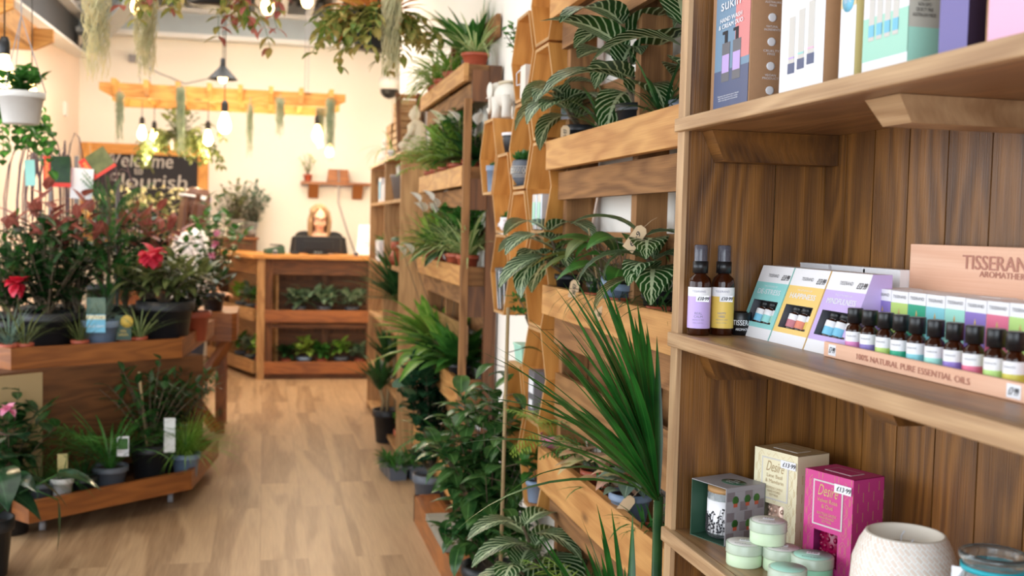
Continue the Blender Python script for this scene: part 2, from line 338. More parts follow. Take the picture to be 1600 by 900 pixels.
struct(MB().add([(-4.2, -2.6, 0), (1.6, -2.6, 0), (1.6, 11.4, 0), (-4.2, 11.4, 0)], [(0, 1, 2, 3)], [[(0, 0), (1, 0), (1, 1), (0, 1)]]).build('floor', 'floor'))
sbox('wall_right', (.965, -2.6, 0), (1.1, 8.1, 3.6), 'wall_paint')
sbox('wall_right_alcove', (1.25, 8.1, 0), (1.4, 11.4, 3.6), 'wall_paint')
sbox('wall_right_return', (1.1, 8.02, 0), (1.25, 8.1, 3.6), 'wall_paint')
sbox('wall_back', (-1.9, 11.2, 0), (1.25, 11.4, 3.75), 'wall_paint')
sbox('wall_left', (-1.9, 7.6, 0), (-1.75, 11.2, 3.75), 'wall_pink')
sbox('wall_left_return', (-4.2, 7.6, 0), (-1.9, 7.75, 3.75), 'wall_pink')
# left shop windows: mullioned frame with glass panes
wf = MB()
for y in (-.6, 1.0, 2.6, 4.2, 5.8, 7.4): wf.bx((-4.05, y, .3), (-3.97, y+.07, 3.0))
for z in (.3, 1.1, 2.95): wf.bx((-4.05, -.6, z), (-3.97, 7.47, z+.07))
wo = struct(wf.build('window_1', 'white_plastic'))
sbox('wall_left_sill', (-4.2, -.7, 0), (-3.95, 7.6, .3), 'wall_pink')
sbox('wall_left_lintel', (-4.2, -.7, 3.02), (-3.95, 7.6, 3.75), 'wall_pink')
# ceiling: corrugated deck on purlins, rising from the back wall
cb = MB()
n = 46
for i in range(n):
    x0 = -4.2+5.9*i/n; x1 = x0+5.9/n*.55; x2 = -4.2+5.9*(i+1)/n
    for (a, b, dz0, dz1) in ((x0, x1, 0, 0), (x1, x2, .05, .05)):
        cb.add([(a, -2.6, 3.60+dz0), (b, -2.6, 3.60+dz1), (b, 11.4, 3.50+dz1), (a, 11.4, 3.50+dz0)], [(0, 3, 2, 1)])
        cb.add([(b, -2.6, 3.60), (b, -2.6, 3.65), (b, 11.4, 3.55), (b, 11.4, 3.50)], [(0, 1, 2, 3)])
struct(cb.build('ceiling', 'ceiling_deck'))
k = 1
def trim(a, b, mat):
    global k
    o = sbox('trim_%d' % k, a, b, mat); k += 1; return o
trim((-1.75, 10.95, 3.10), (1.25, 11.19, 3.32), 'steel_paint'); trim((-1.75, 10.90, 3.32), (1.25, 11.19, 3.36), 'steel_white')
trim((-1.75, 10.72, 3.05), (1.25, 10.80, 3.09), 'steel_white')
for i in range(12): trim((-1.55+i*.24, 7.9, 3.36), (-1.49+i*.24, 10.95, 3.50), 'steel_white')
trim((-1.75, 7.7, 3.20), (1.25, 7.86, 3.49), 'steel_dark')
def beam(a, b, w, h, mat_flange, mat_web):
    """an I-section steel beam from a to b"""
    global k
    a, b = V(a), V(b); d = (b-a).normalized(); s = d.cross(V((0, 0, 1))).normalized(); L = (b-a).length
    mt = Matrix((( *d, 0), (*s, 0), (*(s.cross(d)), 0), (0, 0, 0, 1))).transposed(); mt = Matrix.Translation(a) @ mt
    m_ = MB(); m_.bx((0, -w/2, -.02), (L, w/2, 0), 0, mt); m_.bx((0, -w/2, h-.02), (L, w/2, h), 0, mt); m_.bx((0, -.01, 0), (L, .01, h-.02), 1, mt)
    o = struct(m_.build('trim_%d' % k, [mat_flange, mat_web])); k += 1; return o
beam(PY(122, 86, 11), PY(-40, -30, 6.4), .22, .34, 'steel_white', 'steel_dark')
beam(PY(132, 80, 10.9), PY(262, -50, 9.0), .16, .16, 'steel_paint', 'steel_paint')
# ================================================================ NEAR SHELF UNIT
XF, XB, YS, ZM, ZL, ZT = .677, .932, 1.70, 1.182, .85, 1.538
sh = thing('shelf_unit', 'large stained wooden shelf unit full of oils, candles and boxed toiletries', 'shelf', (0, 0, 0))
mb = MB(); xm = PY(1207, 400, YS).x
mb.bx((XF+.004, YS, 0), (xm-.001, YS+.026, 2.3)); mb.bx((xm+.001, YS, 0), (XB+.02, YS+.026, 2.3)); mb.build('side_panel', 'wood_shelf', sh)
mb = MB().bx((XF-.004, YS-.003, 0), (XF+.004, YS+.027, 2.3)); mb.build('front_edge', 'wood_edge', sh)
mb = MB(); ys = [YS]; 
for y in (1.632, 1.548): ys.append(y)
while ys[-1] > .55: ys.append(ys[-1]-.095)
for a, b in zip(ys, ys[1:]): mb.bx((XB, b+.0015, 0), (XB+.018, a-.0015, 2.3))
mb.bx((XB+.018, ys[-1], 0), (XB+.024, YS, 2.3)); mb.build('back_panel', 'wood_shelf', sh)
mb = MB().bx((XF, .46, 0), (XB+.02, .486, 2.3)); mb.build('side_panel', 'wood_shelf', sh)
for z, th in ((ZM, .023), (ZL, .023), (ZT, .021), (.10, .023), (2.0, .022)):
    b_ = MB()
    for i in range(2): b_.bx((XF+.003+(XB-XF-.003)*i/2, .487, z-th), (XF+.003+(XB-XF-.003)*(i+1)/2-.001, YS-.0005 if i else YS-.0005, z))
    o = b_.build('shelf_board', 'wood_board', sh)
    MB().bx((XF-.013, .487, z-th-.001), (XF+.003, YS+.022, z)).build('lipping', 'wood_edge', o, bevel=.002)
for z in (ZT-.021, ZM-.023, ZL-.023):
    m_ = MB(); zz = z-.0005; m_.add([(.705, YS-.042, zz), (.705, YS-.001, zz), (.728, YS-.001, zz-.05), (.728, YS-.042, zz-.05), (XB-.001, YS-.042, zz), (XB-.001, YS-.001, zz), (XB-.001, YS-.001, zz-.05), (XB-.001, YS-.042, zz-.05)],
        [(0, 1, 2, 3), (4, 7, 6, 5), (0, 4, 5, 1), (3, 2, 6, 7), (0, 3, 7, 4), (1, 5, 6, 2)], [[(0, 0), (.04, 0), (.04, .05), (0, .05)]]*2+[[(0, 0), (.2, 0), (.2, .05), (0, .05)]]*4)
    m_.build('cleat', 'wood_shelf', sh)
    zz = z-.0005; y0, y1 = 1.14, 1.215
    m_ = MB(); m_.add([(.715, y0, zz), (.715, y1, zz), (.735, y1-.01, zz-.032), (.735, y0+.004, zz-.032), (XB-.001, y0, zz), (XB-.001, y1, zz), (XB-.001, y1-.01, zz-.032), (XB-.001, y0+.004, zz-.032)],
        [(0, 1, 2, 3), (4, 7, 6, 5), (0, 4, 5, 1), (3, 2, 6, 7), (0, 3, 7, 4), (1, 5, 6, 2)], [[(0, 0), (.06, 0), (.06, .05), (0, .05)]]+[[(0, 0), (.2, 0), (.2, .05), (0, .05)]]*5)
    o = m_.build('bracket', 'wood_edge' if z > 1.4 else 'wood_shelf', sh)
# ---------------- product materials
for nm, c in dict(p_lav=(196, 170, 226), p_yel=(232, 196, 92), p_teal=(150, 216, 212), p_sun=(244, 206, 122), p_lilac=(204, 180, 232), p_sky=(122, 196, 226), p_rosey=(196, 118, 128),
        p_orange=(226, 132, 104), p_sand=(242, 214, 164), p_cream=(236, 226, 190), p_straw=(222, 204, 138), p_mint=(168, 220, 200), p_greyc=(196, 190, 176), p_violet=(120, 112, 170), p_plum=(44, 28, 48), p_pink=(244, 186, 214),
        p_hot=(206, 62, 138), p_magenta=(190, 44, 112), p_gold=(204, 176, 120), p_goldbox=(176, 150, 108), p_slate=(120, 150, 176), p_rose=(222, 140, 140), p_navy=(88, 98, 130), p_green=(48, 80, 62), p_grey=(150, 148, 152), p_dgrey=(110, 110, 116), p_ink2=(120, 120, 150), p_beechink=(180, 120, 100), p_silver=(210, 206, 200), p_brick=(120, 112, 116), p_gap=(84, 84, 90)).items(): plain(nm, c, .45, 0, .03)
M['p_gold'].node_tree.nodes['Principled BSDF'].inputs['Metallic'].default_value = .5
LAB = [('pink', (218, 130, 186)), ('purple', (138, 120, 190)), ('lime', (186, 214, 112)), ('green', (38, 166, 128)), ('aqua', (132, 204, 214)), ('mint', (160, 222, 206)), ('violet', (142, 118, 196)), ('rose', (226, 112, 144)), ('pale green', (184, 220, 128)), ('yellow', (210, 200, 84))]
for nm, c in LAB: plain('lab_'+nm, c, .45)
plain('amber_glass', (62, 26, 8), .06, 0, .1, 8, 0, 0, .35); plain('clear_glass', (232, 240, 240), .03, 0, 0, 8, 0, 0, .95); plain('smoke_plastic', (120, 118, 130), .15, 0, 0, 8, 0, 0, .6)
plain('wax_green', (206, 226, 190), .5, 0, .03); plain('wax_mint', (150, 214, 178), .5, 0, .03); plain('wax_cream', (236, 226, 210), .5); plain('lid_frost', (214, 228, 206), .25, 0, 0, 8, 0, 0, .3); plain('ribbon_teal', (30, 170, 184), .4)
plain('red_glass', (150, 10, 66), .12, 0, .2, 30, 0, 0, .2); plain('pearl', (224, 190, 170), .2, .3)
def wraptext(mb, txt, r, w, h, z, ang=-PI/2, m=0):
    vs, fs = text_mesh(txt); x0, x1 = min(v[0] for v in vs), max(v[0] for v in vs); y0, y1 = min(v[1] for v in vs), max(v[1] for v in vs)
    out = []
    for v in vs:
        a = ang+((v[0]-(x0+x1)/2)*w/(x1-x0))/r; out.append((r*math.cos(a), r*math.sin(a), z+(v[1]-(y0+y1)/2)*h/(y1-y0)))
    mb.add(out, fs, None, m)
def sticker(parent, txt, x, y, z, w, h, rz=0, ry=0):
    s = MB(); mt = T((x, y, z), 0, ry, rz); s.box((0, 0, 0), (w, .0006, h), 0, mt); text(s, txt, mt @ FR(w*.05, 0, -.0005), w*.82, h*.55, 1, .2, .0003)
    o = s.build('price_label', ['paper', 'ink'], parent); o['label'] = 'small white handwritten price label'; return o
CAMR = lambda p: math.atan2(p[0], p[1])*-1      # rz that turns a local -Y front towards the photographer's side
# spray bottles
def spray(x, y, lab, cmat, title, label):
    t = thing('spray_bottle', label, 'bottle', (x, y, ZM), -.45, 'room mist bottles')
    MB().lathe([(0, .0002), (.0172, 0), (.0185, .003), (.0185, .086), (.0165, .094), (.0095, .100), (.0095, .104), (0, .104)], 28).build('glass_body', 'amber_glass', t)
    MB().lathe([(.0095, .102), (.0125, .102), (.0125, .121), (.0085, .122)], 24).build('collar', 'black_plastic', t)
    MB().lathe([(0, .121), (.0065, .121), (.0065, .134), (.004, .140), (0, .140)], 16).build('spray_head', 'black_plastic', t)
    MB().lathe([(.0108, .1215), (.0108, .146), (.0096, .148), (0, .148)], 24).build('cap', 'smoke_plastic', t)
    l = MB().lathe([(.0187, .012), (.0187, .016), (.0187, .064), (.0187, .079)], 28, 0, None, True, [1, 1, 0]);
    L_ = l.build('paper_label', ['white_card', cmat], t)
    x_ = MB(); wraptext(x_, 'TISSERAND', .0189, .024, .0032, .0725); wraptext(x_, title, .0189, .014, .009, .034); wraptext(x_, 'AROMATIC MIST', .0189, .020, .0018, .026); wraptext(x_, '100ml e 3.38 fl.oz.', .0189, .018, .0016, .021); x_.build('lettering', 'p_ink2', L_)
    sticker(t, '£10·99', .006, -.0192, .061, .021, .0105)
spray(.697, 1.668, 'lav', 'p_lav', 'REAL\nCALM', 'tall amber spray bottle with lavender REAL CALM label')
spray(.740, 1.672, 'yel', 'p_yel', 'HAPPY\nVIBES', 'tall amber spray bottle with yellow HAPPY VIBES label')
t = thing('roll_tin', 'small round black tin with white lettering beside the spray bottles', 'tin', (.775, 1.675, ZM), -.45)
MB().lathe([(0, 0), (.0175, 0), (.0175, .037), (.0165, .038), (.0155, .036), (0, .036)], 28).build('body', 'black_plastic', t)
l = MB(); wraptext(l, 'TISSERAND', .0178, .046, .0085, .021, -PI/2+.55); wraptext(l, 'AROMATHERAPY', .0178, .036, .004, .010, -PI/2+.55); l.build('lettering', 'paper', t)
# kits with windows
KD = .072
def kit(yL, yR, cm, title, bots, label, prc):
    W = yL-yR; t = thing('gift_box', label, 'box', (.776, (yL+yR)/2, ZM), -PI/2, 'essential oil gift boxes'); W -= .002
    H, ln = .116, .042; sl = math.hypot(H, ln); tilt = math.atan2(ln, H)
    b = MB(); w2 = W/2
    for sx in (-w2, w2): b.add([(sx, 0, 0), (sx, KD, 0), (sx, KD, H), (sx, ln, H)], [(0, 1, 2, 3) if sx > 0 else (0, 3, 2, 1)], None, 1)
    b.add([(-w2, KD, 0), (w2, KD, 0), (w2, KD, H), (-w2, KD, H)], [(0, 1, 2, 3)]); b.add([(-w2, ln, H), (w2, ln, H), (w2, KD, H), (-w2, KD, H)], [(0, 1, 2, 3)]); b.add([(-w2, 0, 0), (w2, 0, 0), (w2, KD, 0), (-w2, KD, 0)], [(0, 3, 2, 1)])
    b.build('carton', ['white_card', cm], t)
    F = T((0, 0, 0), -tilt)     # local front plane: x across, z up the slope
    fr = MB(); x0, x1, z0, z1 = -w2+.012, w2-.012, .026, .064
    for (a, c, e, g, m_) in ((-w2, w2, 0, z0-.008, 0), (-w2, w2, z0-.008, z0, 1), (-w2, x0, z0, z1, 1), (x1, w2, z0, z1, 1), (-w2, w2, z1, .095, 1), (-w2, w2, .095, sl, 0)):
        fr.add([(a, 0, e), (c, 0, e), (c, 0, g), (a, 0, g)], [(0, 1, 2, 3)], None, m_, False, F)
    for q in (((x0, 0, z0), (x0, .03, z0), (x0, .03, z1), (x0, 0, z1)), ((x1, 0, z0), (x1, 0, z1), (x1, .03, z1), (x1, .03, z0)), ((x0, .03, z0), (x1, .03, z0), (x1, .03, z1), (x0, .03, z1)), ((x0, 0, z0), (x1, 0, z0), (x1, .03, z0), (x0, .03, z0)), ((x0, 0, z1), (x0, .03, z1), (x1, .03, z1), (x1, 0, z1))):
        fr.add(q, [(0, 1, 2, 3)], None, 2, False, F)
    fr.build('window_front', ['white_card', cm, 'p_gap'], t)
    tx = MB(); text(tx, 'TISSERAND', F @ FR(-.004, .107, -.0004), .036, .0055, 0); text(tx, title, F @ FR(0, .079, -.0004), W*.72, .0085, 1, 0, .0003); text(tx, 'THE LITTLE BOX OF', F @ FR(0, .0885, -.0004), W*.42, .0025, 1)
    tx.build('lettering', ['p_dgrey', 'paper'], t)
    for i, bm in enumerate(bots):
        bx_ = -W*.24+i*W*.26
        o = MB().lathe([(0, 0), (.0115, 0), (.0115, .008), (.0115, .020), (.0115, .029), (.0112, .030), (.007, .033), (.0098, .034), (.0098, .046), (0, .046)], 16, 0, F @ T((bx_, .0155, z0-.004)), True, [0, 0, 1, 2, 0, 0, 3, 3, 3]).build('oil_bottle', ['amber_glass', bm, 'white_card', 'black_plastic'], t)
    p = MB(); text(p, prc, F @ FR(w2-.016, .105, -.0009), .024, .009, 0, .2, .0003); p.build('price_writing', 'ink', t)
kit(1.688, 1.576, 'p_teal', 'DE-STRESS', ['p_sky', 'p_teal', 'p_mint'], 'white and teal DE-STRESS gift box with a window of small bottles', '£13·99')
kit(1.574, 1.462, 'p_sun', 'HAPPINESS', ['p_rosey', 'p_orange', 'p_yel'], 'white and yellow HAPPINESS gift box with a window of small bottles', '£13·99')
kit(1.460, 1.348, 'p_lilac', 'MINDFULNESS', ['p_sky', 'p_sky', 'p_lilac'], 'white and lilac MINDFULNESS gift box with a window of small bottles', '£13·99')
# tray display
tr = thing('display_tray', 'pale beech display tray with raised header board for essential oils', 'display tray', (0, 0, 0))
Y1, Y0 = 1.378, .60
MB().bx((.764, Y0, ZM+.0005), (.770, Y1, ZM+.021)).build('front_strip', 'wood_beech', tr, bevel=.0008)
MB().bx((.770, Y0, ZM+.0005), (.906, Y1, ZM+.004)).bx((.770, Y1-.006, ZM+.004), (.906, Y1, ZM+.018)).build('base', 'wood_beech', tr)
ax = .906; hy = PX(1422, 400, ax).y
MB().bx((ax, Y0, ZM+.0005), (ax+.009, hy, PX(1422, 381, ax).z)).build('header_board', 'wood_beech', tr, bevel=.001)
RB = lambda x, y, z: Matrix.Translation((x, y, z)) @ Matrix.Rotation(-PI/2, 4, 'Z')
ya = PX(1505, 408, ax).y; yb = PX(1597, 415, ax).y; Wt = (ya-yb)*9/7.0; zt = PX(1505, 409, ax).z
g = MB(); text(g, 'TISSERAND', RB(ax-.0008, ya-Wt/2, zt), Wt, .0185, 0, 0, .0006); g.build('burnt_lettering', 'p_beechink', tr)
y2 = PX(1531, 428, ax).y; y3 = PX(1597, 437, ax).y; W2 = (y2-y3)*12/8.6; g = MB(); text(g, 'AROMATHERAPY', RB(ax-.0008, y2-W2/2, PX(1531, 428, ax).z), W2, .0078, 0, 0, .0003); g.build('burnt_lettering', 'p_beechink', tr)
ya = PX(1339, 560, .764).y; yb = PX(1516, 597, .764).y; g = MB(); text(g, '100% NATURAL PURE ESSENTIAL OILS', RB(.7632, (ya+yb)/2, ZM+.0105), ya-yb, .0075, 0, 0, .0002)
g.build('burnt_lettering', 'p_beechink', tr)
for px in (1300, 1587):
    yy = PX(px, 560, .764).y; s = MB(); mt = RB(.7636, yy, ZM+.011); s.box((0, 0, 0), (.019 if px < 1400 else .022, .0006, .015), 0, mt); text(s, '£7·99', mt @ FR(0, 0, -.0006), .015, .008, 1, .2, .0003); s.build('price_label', ['paper', 'ink'], tr)['label'] = 'white price label'
def oil(cm):
    t = thing('oil_bottle', '', 'bottle', (0, 0, 0), 0, 'essential oil bottles in the tray')
    MB().lathe([(0, 0), (.0112, 0), (.0118, .002), (.0118, .036), (.0105, .041), (.0068, .0445), (.0068, .048), (0, .048)], 20).build('glass_body', 'amber_glass', t)
    MB().lathe([(.0085, .0465), (.0103, .0465), (.0103, .066), (.0097, .0668), (.0075, .0665), (0, .0668)], 20, 0, None, True, [0, 0, 0, 0, 1]).build('cap', ['black_plastic', 'p_grey'], t)
    MB().lathe([(.0120, .004), (.0120, .008), (.0120, .0215), (.0120, .035)], 20, 0, None, True, [1, 1, 0]).build('paper_label', ['white_card', cm], t); return t
words = ['NEROLI', 'LAVENDER', 'LEMONGRASS', 'TEA TREE', 'EUCALYPTUS', 'PEPPERMINT', 'LAVENDER', 'GERANIUM', 'CITRONELLA', 'YLANG YLANG']
for i, (nm, c) in enumerate(LAB):
    pxs = (1337, 1360, 1385, 1409, 1435, 1464, 1494, 1525, 1559, 1590)[i]
    p = PX(pxs, 480, .787); t = oil('lab_'+nm); t.location = (.787, p.y, ZM+.004); t.rotation_euler[2] = -1.05+random.uniform(-.15, .15)
    t['label'] = {0: 'farthest bottle of the tray row, with a pink label', 1: 'amber oil bottle with purple label, second from the left in the tray', 6: 'amber oil bottle with violet label, between the mint and rose ones'}.get(i, 'small black-capped amber oil bottle with %s label in the tray' % nm)
    l = MB(); wraptext(l, 'TISSERAND', .01215, .014, .0022, .029); wraptext(l, words[i], .01215, .011, .0022, .0145); wraptext(l, 'ESSENTIAL OIL', .01215, .012, .0014, .0105); l.build('lettering', 'p_dgrey', t)
bx_names = ['pink', 'purple', 'lime', 'green', 'aqua', 'mint', 'violet', 'rose', 'pale green', 'yellow']
yb0 = PX(1344, 447, .832).y; pw = (yb0-PX(1578, 475, .832).y)/8
for r_ in range(3):
    for i in range(10):
        t = thing('oil_carton', ('%s and white oil carton, front row behind the bottles' % bx_names[i]) if r_ == 0 else 'white-topped oil carton packed %s' % ('in the middle row behind the coloured cartons' if r_ == 1 else 'in the rear row against the header board'), 'box', (.832+r_*.0245, yb0-pw*(i+.5), ZM+.0042), -PI/2, ['coloured oil cartons, front row', 'oil cartons in the middle row', 'oil cartons in the rear row'][r_])
        w_ = pw-.0015; hh = PX(1344, 447, .832).z-ZM-.005+random.uniform(-.0005, .0005)
        b = MB(); b.bx((-w_/2, 0, 0), (w_/2, .0235, hh)); b.build('carton', 'white_card', t)
        if r_ == 0:
            b = MB().bx((-w_/2-.0001, -.0004, .0), (w_/2+.0001, .0, hh*.83)); b.build('colour_band', 'lab_'+bx_names[i], t)
            l = MB(); text(l, 'TISSERAND', FR(0, hh*.92, -.0005), w_*.8, .0042); l.build('lettering', 'p_dgrey', t)
            l = MB().lathe([(0, 0), (.0022, .002), (.0016, .0045), (0, .009)], 8, 0, T((0, -.0006, hh*.66)) @ Matrix.Diagonal((1, .15, 1, 1))); l.build('gold_drop', 'p_gold', t)
for i, (x, y) in enumerate(((.898, 1.655), (.898, 1.545), (.898, 1.45))):
    t = thing('white_carton', ['plain white carton at the back, nearest the far side panel', 'plain white carton at the back, middle of its three', 'plain white carton at the back, next to the header board'][i], 'box', (x+.012, y, ZM), -PI/2, 'plain white cartons behind the gift boxes')
    MB().bx((-.05, -.018, 0), (.05, .018, .121)).build('carton', 'white_card', t); MB().bx((-.0505, -.0185, .119), (.0505, .001, .1215)).build('lid_flap', 'white_card', t)
# ---------------- top shelf boxes
def tbox(xa, xb, xc, h, fm, sm, label, xf=.71):
    a = PX(xa, 150, xf).y; b = PX(xb, 150, xf).y; dp = max(.03, PY(xc, 150, b).x-xf); dp = min(dp, XB-xf-.004)
    t = thing('toiletry_box', label, 'box', (xf, (a+b)/2, ZT), -PI/2, 'boxed toiletries on the top shelf'); w_ = a-b-.001
    m_ = MB(); m_.bx((-w_/2, 0, 0), (w_/2, dp, h)); m_.build('carton', sm, t)
    return t, w_, dp, h
def face(t, name, rects, mats, w_, h, side=None):
    m_ = MB()
    for (x0, x1, z0, z1, k_) in rects: 
        if side is None: m_.bx((-w_/2+x0*w_, -.0006-.0002*k_, z0*h), (-w_/2+x1*w_, -.0001, z1*h), k_)
        else: m_.bx((w_/2+.0001, x0*side, z0*h), (w_/2+.0006+.0002*k_, x1*side, z1*h), k_)
    return m_.build(name, mats, t)
SD = lambda w_, y, z: Matrix.Translation((w_/2+.0012, y, z)) @ Matrix.Rotation(PI/2, 4, 'Z')
H = .235
t, w_, dp, h = tbox(1110, 1170, 1222, H, 'kraft', 'kraft', 'tall blue and pink HAND WASH & CREAM DUO box at the far end')
face(t, 'printed_front', [(.10, .98, 0, 1, 0), (.62, .98, .35, 1, 1), (.1, .98, 0, .30, 2)], ['p_slate', 'p_rose', 'p_navy'], w_, h)
bt = MB()
for q in (.40, .68): bt.bx((-w_/2+(q-.10)*w_, -.0014, .22*h), (-w_/2+(q+.10)*w_, -.0008, .48*h), 0); bt.bx((-w_/2+(q-.09)*w_, -.0016, .28*h), (-w_/2+(q+.09)*w_, -.0008, .40*h), 2); bt.bx((-w_/2+(q-.04)*w_, -.0014, .48*h), (-w_/2+(q+.03)*w_, -.0008, .54*h), 1); bt.bx((-w_/2+(q-.10)*w_, -.0014, .54*h), (-w_/2+(q+.03)*w_, -.0008, .56*h), 1)
bt.build('bottle_print', ['p_dgrey', 'ink', 'p_lav'], t)
l = MB(); text(l, 'sukin', FR(0, h*.74, -.002), w_*.5, .018); text(l, 'HAND WASH\n& CREAM DUO', FR(.002, h*.615, -.002), w_*.62, .017, 0, 0, .0004); text(l, 'Cleanse and restore your hands\nwith this botanical duo, made\nwith rose hip and chamomile', FR(0, h*.11, -.002), w_*.55, .010); l.build('lettering', 'paper', t)
l = MB()
for i, s_ in enumerate(('AUSTRALIAN\nMADE', 'NATURAL\nINGREDIENTS', 'CRUELTY\nFREE', 'VEGAN\nPRODUCT', 'NO\nSULPHATES')):
    zc = h*(.72-.155*i); text(l, s_, SD(w_, dp*.62, zc-.010), .026, .008)
    l.ell((w_/2+.0008, dp*.62, zc+.006), (.0004, .0075, .0065), 10, 6)
l.build('side_icons', 'paper', t)
t, w_, dp, h = tbox(1217, 1285, 1307, H, 'kraft', 'kraft', 'white Hand Cream Trio Pack box with kraft sides')
face(t, 'printed_front', [(0, 1, 0, 1, 0)], ['white_card'], w_, h)
l = MB(); text(l, 'sukin', FR(0, h*.80, -.002), w_*.34, .014); text(l, 'The Hand Cream\nTrio Pack', FR(0, h*.65, -.002), w_*.66, .022, 0, .15); l.build('lettering', 'p_grey', t)
b = MB()
for i, c in enumerate((0, 1, 2)):
    xc = w_*(-.22+.22*i); b.bx((xc-w_*.075, -.0016, h*.15+i*.003), (xc+w_*.075, -.0008, h*.21+i*.003), 3); b.bx((xc-w_*.065, -.0014, h*.21+i*.003), (xc+w_*.065, -.0008, h*.48+i*.006), 4); b.bx((xc-w_*.065, -.0016, h*.235+i*.003), (xc+w_*.065, -.0009, h*.245+i*.003), c)
b.build('tube_print', ['p_lav', 'p_teal', 'p_pink', 'p_navy', 'p_silver'], t)
t, w_, dp, h = tbox(1309, 1333, 1345, H, 'p_straw', 'p_straw', 'narrow cream and orange box with round blue TRY ME sticker')
face(t, 'printed_front', [(0, 1, 0, 1, 0), (0, 1, .42, 1, 1)], ['white_card', 'p_sand'], w_, h)
MB().lathe([(0, 0), (.0135, 0), (.0135, .0006), (0, .0007)], 20, 0, T((0, -.0012, h*.45), PI/2)).build('round_sticker', 'p_sky', t)
l = MB(); text(l, 'TRY ME', FR(0, h*.45, -.0025), .018, .005); text(l, 'SUNCARE', FR(0, h*.70, -.0014), w_*.6, .004, 1); l.build('lettering', ['paper', 'p_dgrey'], t)
t, w_, dp, h = tbox(1345, 1415, 1463, H, 'p_greyc', 'p_greyc', 'wide white and pale teal BLEMISH CONTROL box')
face(t, 'printed_front', [(0, 1, 0, 1, 0), (0, 1, .10, .32, 1)], ['white_card', 'p_mint'], w_, h); face(t, 'side_band', [(0, 1, 0, .22, 0)], ['p_mint'], w_, h, dp)
b = MB()
for i in range(4): xc = w_*(-.30+.18*i); b.bx((xc-w_*.06, -.0014, h*.20), (xc+w_*.06, -.0008, h*(.52+.02*i)), 0); b.bx((xc-w_*.06, -.0016, h*.22), (xc+w_*.06, -.0009, h*.28), 1)
b.build('tube_print', ['p_silver', 'p_sky'], t)
l = MB(); text(l, 'BLEMISH CONTROL', FR(0, h*.66, -.0015), w_*.72, .0062, 0); l.build('lettering', ['p_dgrey'], t)
l = MB(); text(l, 'NO PARABENS\nNO MINERAL OIL\nNO PETROLATUM\nNO SULPHATES\nNO PROPYLENE\nNO PARAFFIN\nNO SILICONES\nNO BHA', SD(w_, dp*.42, h*.62), .030, .072, 0); text(l, 'NATURAL\nVEGAN\nNON GMO\nCRUELTY FREE\nAUSTRALIAN MADE', SD(w_, dp*.48, h*.33), .030, .028, 0); l.build('lettering', ['ink'], t)
t, w_, dp, h = tbox(1463, 1508, 1532, H, 'p_plum', 'p_plum', 'violet metallic box with round blue sticker and black side')
face(t, 'printed_front', [(0, 1, 0, 1, 0)], ['p_violet'], w_, h); MB().lathe([(0, 0), (.017, 0), (.017, .0006), (0, .0007)], 24, 0, T((0, -.0012, h*.46), PI/2)).build('round_sticker', 'p_sky', t)
l = MB(); text(l, 'TRY ME', FR(0, h*.46, -.0025), .022, .005); text(l, 'PURELY AGELESS', FR(0, h*.70, -.0014), w_*.75, .006, 0); text(l, 'NO PARABENS\nNO MINERAL OIL\nNO SULPHATES\n\nNATURAL\nVEGAN\nCRUELTY FREE\nAUSTRALIAN', SD(w_, dp*.5, h*.52), .018, .075, 0); l.build('lettering', ['paper', 'ink'], t)
t, w_, dp, h = tbox(1535, 1640, 1680, H, 'kraft', 'kraft', 'pink patterned gift box at the near end of the top shelf')
face(t, 'printed_front', [(.04, 1, 0, 1, 0), (.22, .9, .45, .95, 1), (.5, 1, .42, .50, 2)], ['p_pink', 'white_card', 'p_navy'], w_, h)
# ---------------- bottom shelf goods
def oriented(name, label, cat, A, B, z, group=None):
    A, B = V((A[0], A[1], 0)), V((B[0], B[1], 0)); d = B-A; m_ = (A+B)/2
    return thing(name, label, cat, (m_.x, m_.y, z), math.atan2(d.y, d.x), group), d.length
t, W = oriented('candle_box', 'grey potting shed candle box with open window showing a glass candle', 'candle', (.695, 1.668), (.722, 1.590), ZL)
D_, H_ = .086, .094; w2 = W/2; b = MB(); th = .0012
for bb in (((-w2, 0, 0), (w2, D_, th)), ((-w2, 0, H_-th), (w2, D_, H_)), ((-w2, D_-th, th), (w2, D_, H_-th)), ((-w2, 0, th), (-w2+th, D_-th, H_-th))): b.bx(*bb, 1 if bb[0][2] == 0 or bb[0][1] > .01 or bb[1][0] < 0 else 0)
b.bx((w2-th, 0, th), (w2, D_-th, H_-th), 0); b.build('carton', ['p_grey', 'p_green'], t)
b = MB()
for i in range(5):
    for j in range(4): b.bx((w2, .006+j*.0195+(.009 if i % 2 else 0)-.004, .006+i*.0165), (w2+.0004, .022+j*.0195+(.009 if i % 2 else 0)-.004 if j < 3 else D_-.003, .0205+i*.0165), (i+j) % 2)
for (y_, z_) in ((.020, .068), (.046, .068), (.066, .068), (.020, .030), (.050, .028)): b.bx((w2+.0005, y_-.004, z_-.006), (w2+.0008, y_+.004, z_), 3); b.ell((w2+.0006, y_, z_+.005), (.0003, .007, .007), 8, 5, 2)
b.build('shed_print', ['p_brick', 'p_grey', 'leaf_mid', 'terracotta'], t)
b = MB().lathe([(0, 0), (.023, 0), (.023, .0006), (0, .0007)], 24, 0, T((w2*.3, D_*.5, H_)) @ Matrix.Diagonal((1, .75, 1, 1))); b.build('oval_badge', 'p_green', t)
l = MB(); text(l, 'the\npotting\nshed', T((w2*.3, D_*.5, H_+.0012), -PI/2), .026, .022); l.build('lettering', 'paper', t)
b = MB().lathe([(0, .003), (.030, .003), (.031, .006), (.031, .076), (.029, .076), (.029, .008), (0, .008)], 28, 0, T((0, .040, .001))); gl = b.build('candle_glass', 'clear_glass', t)
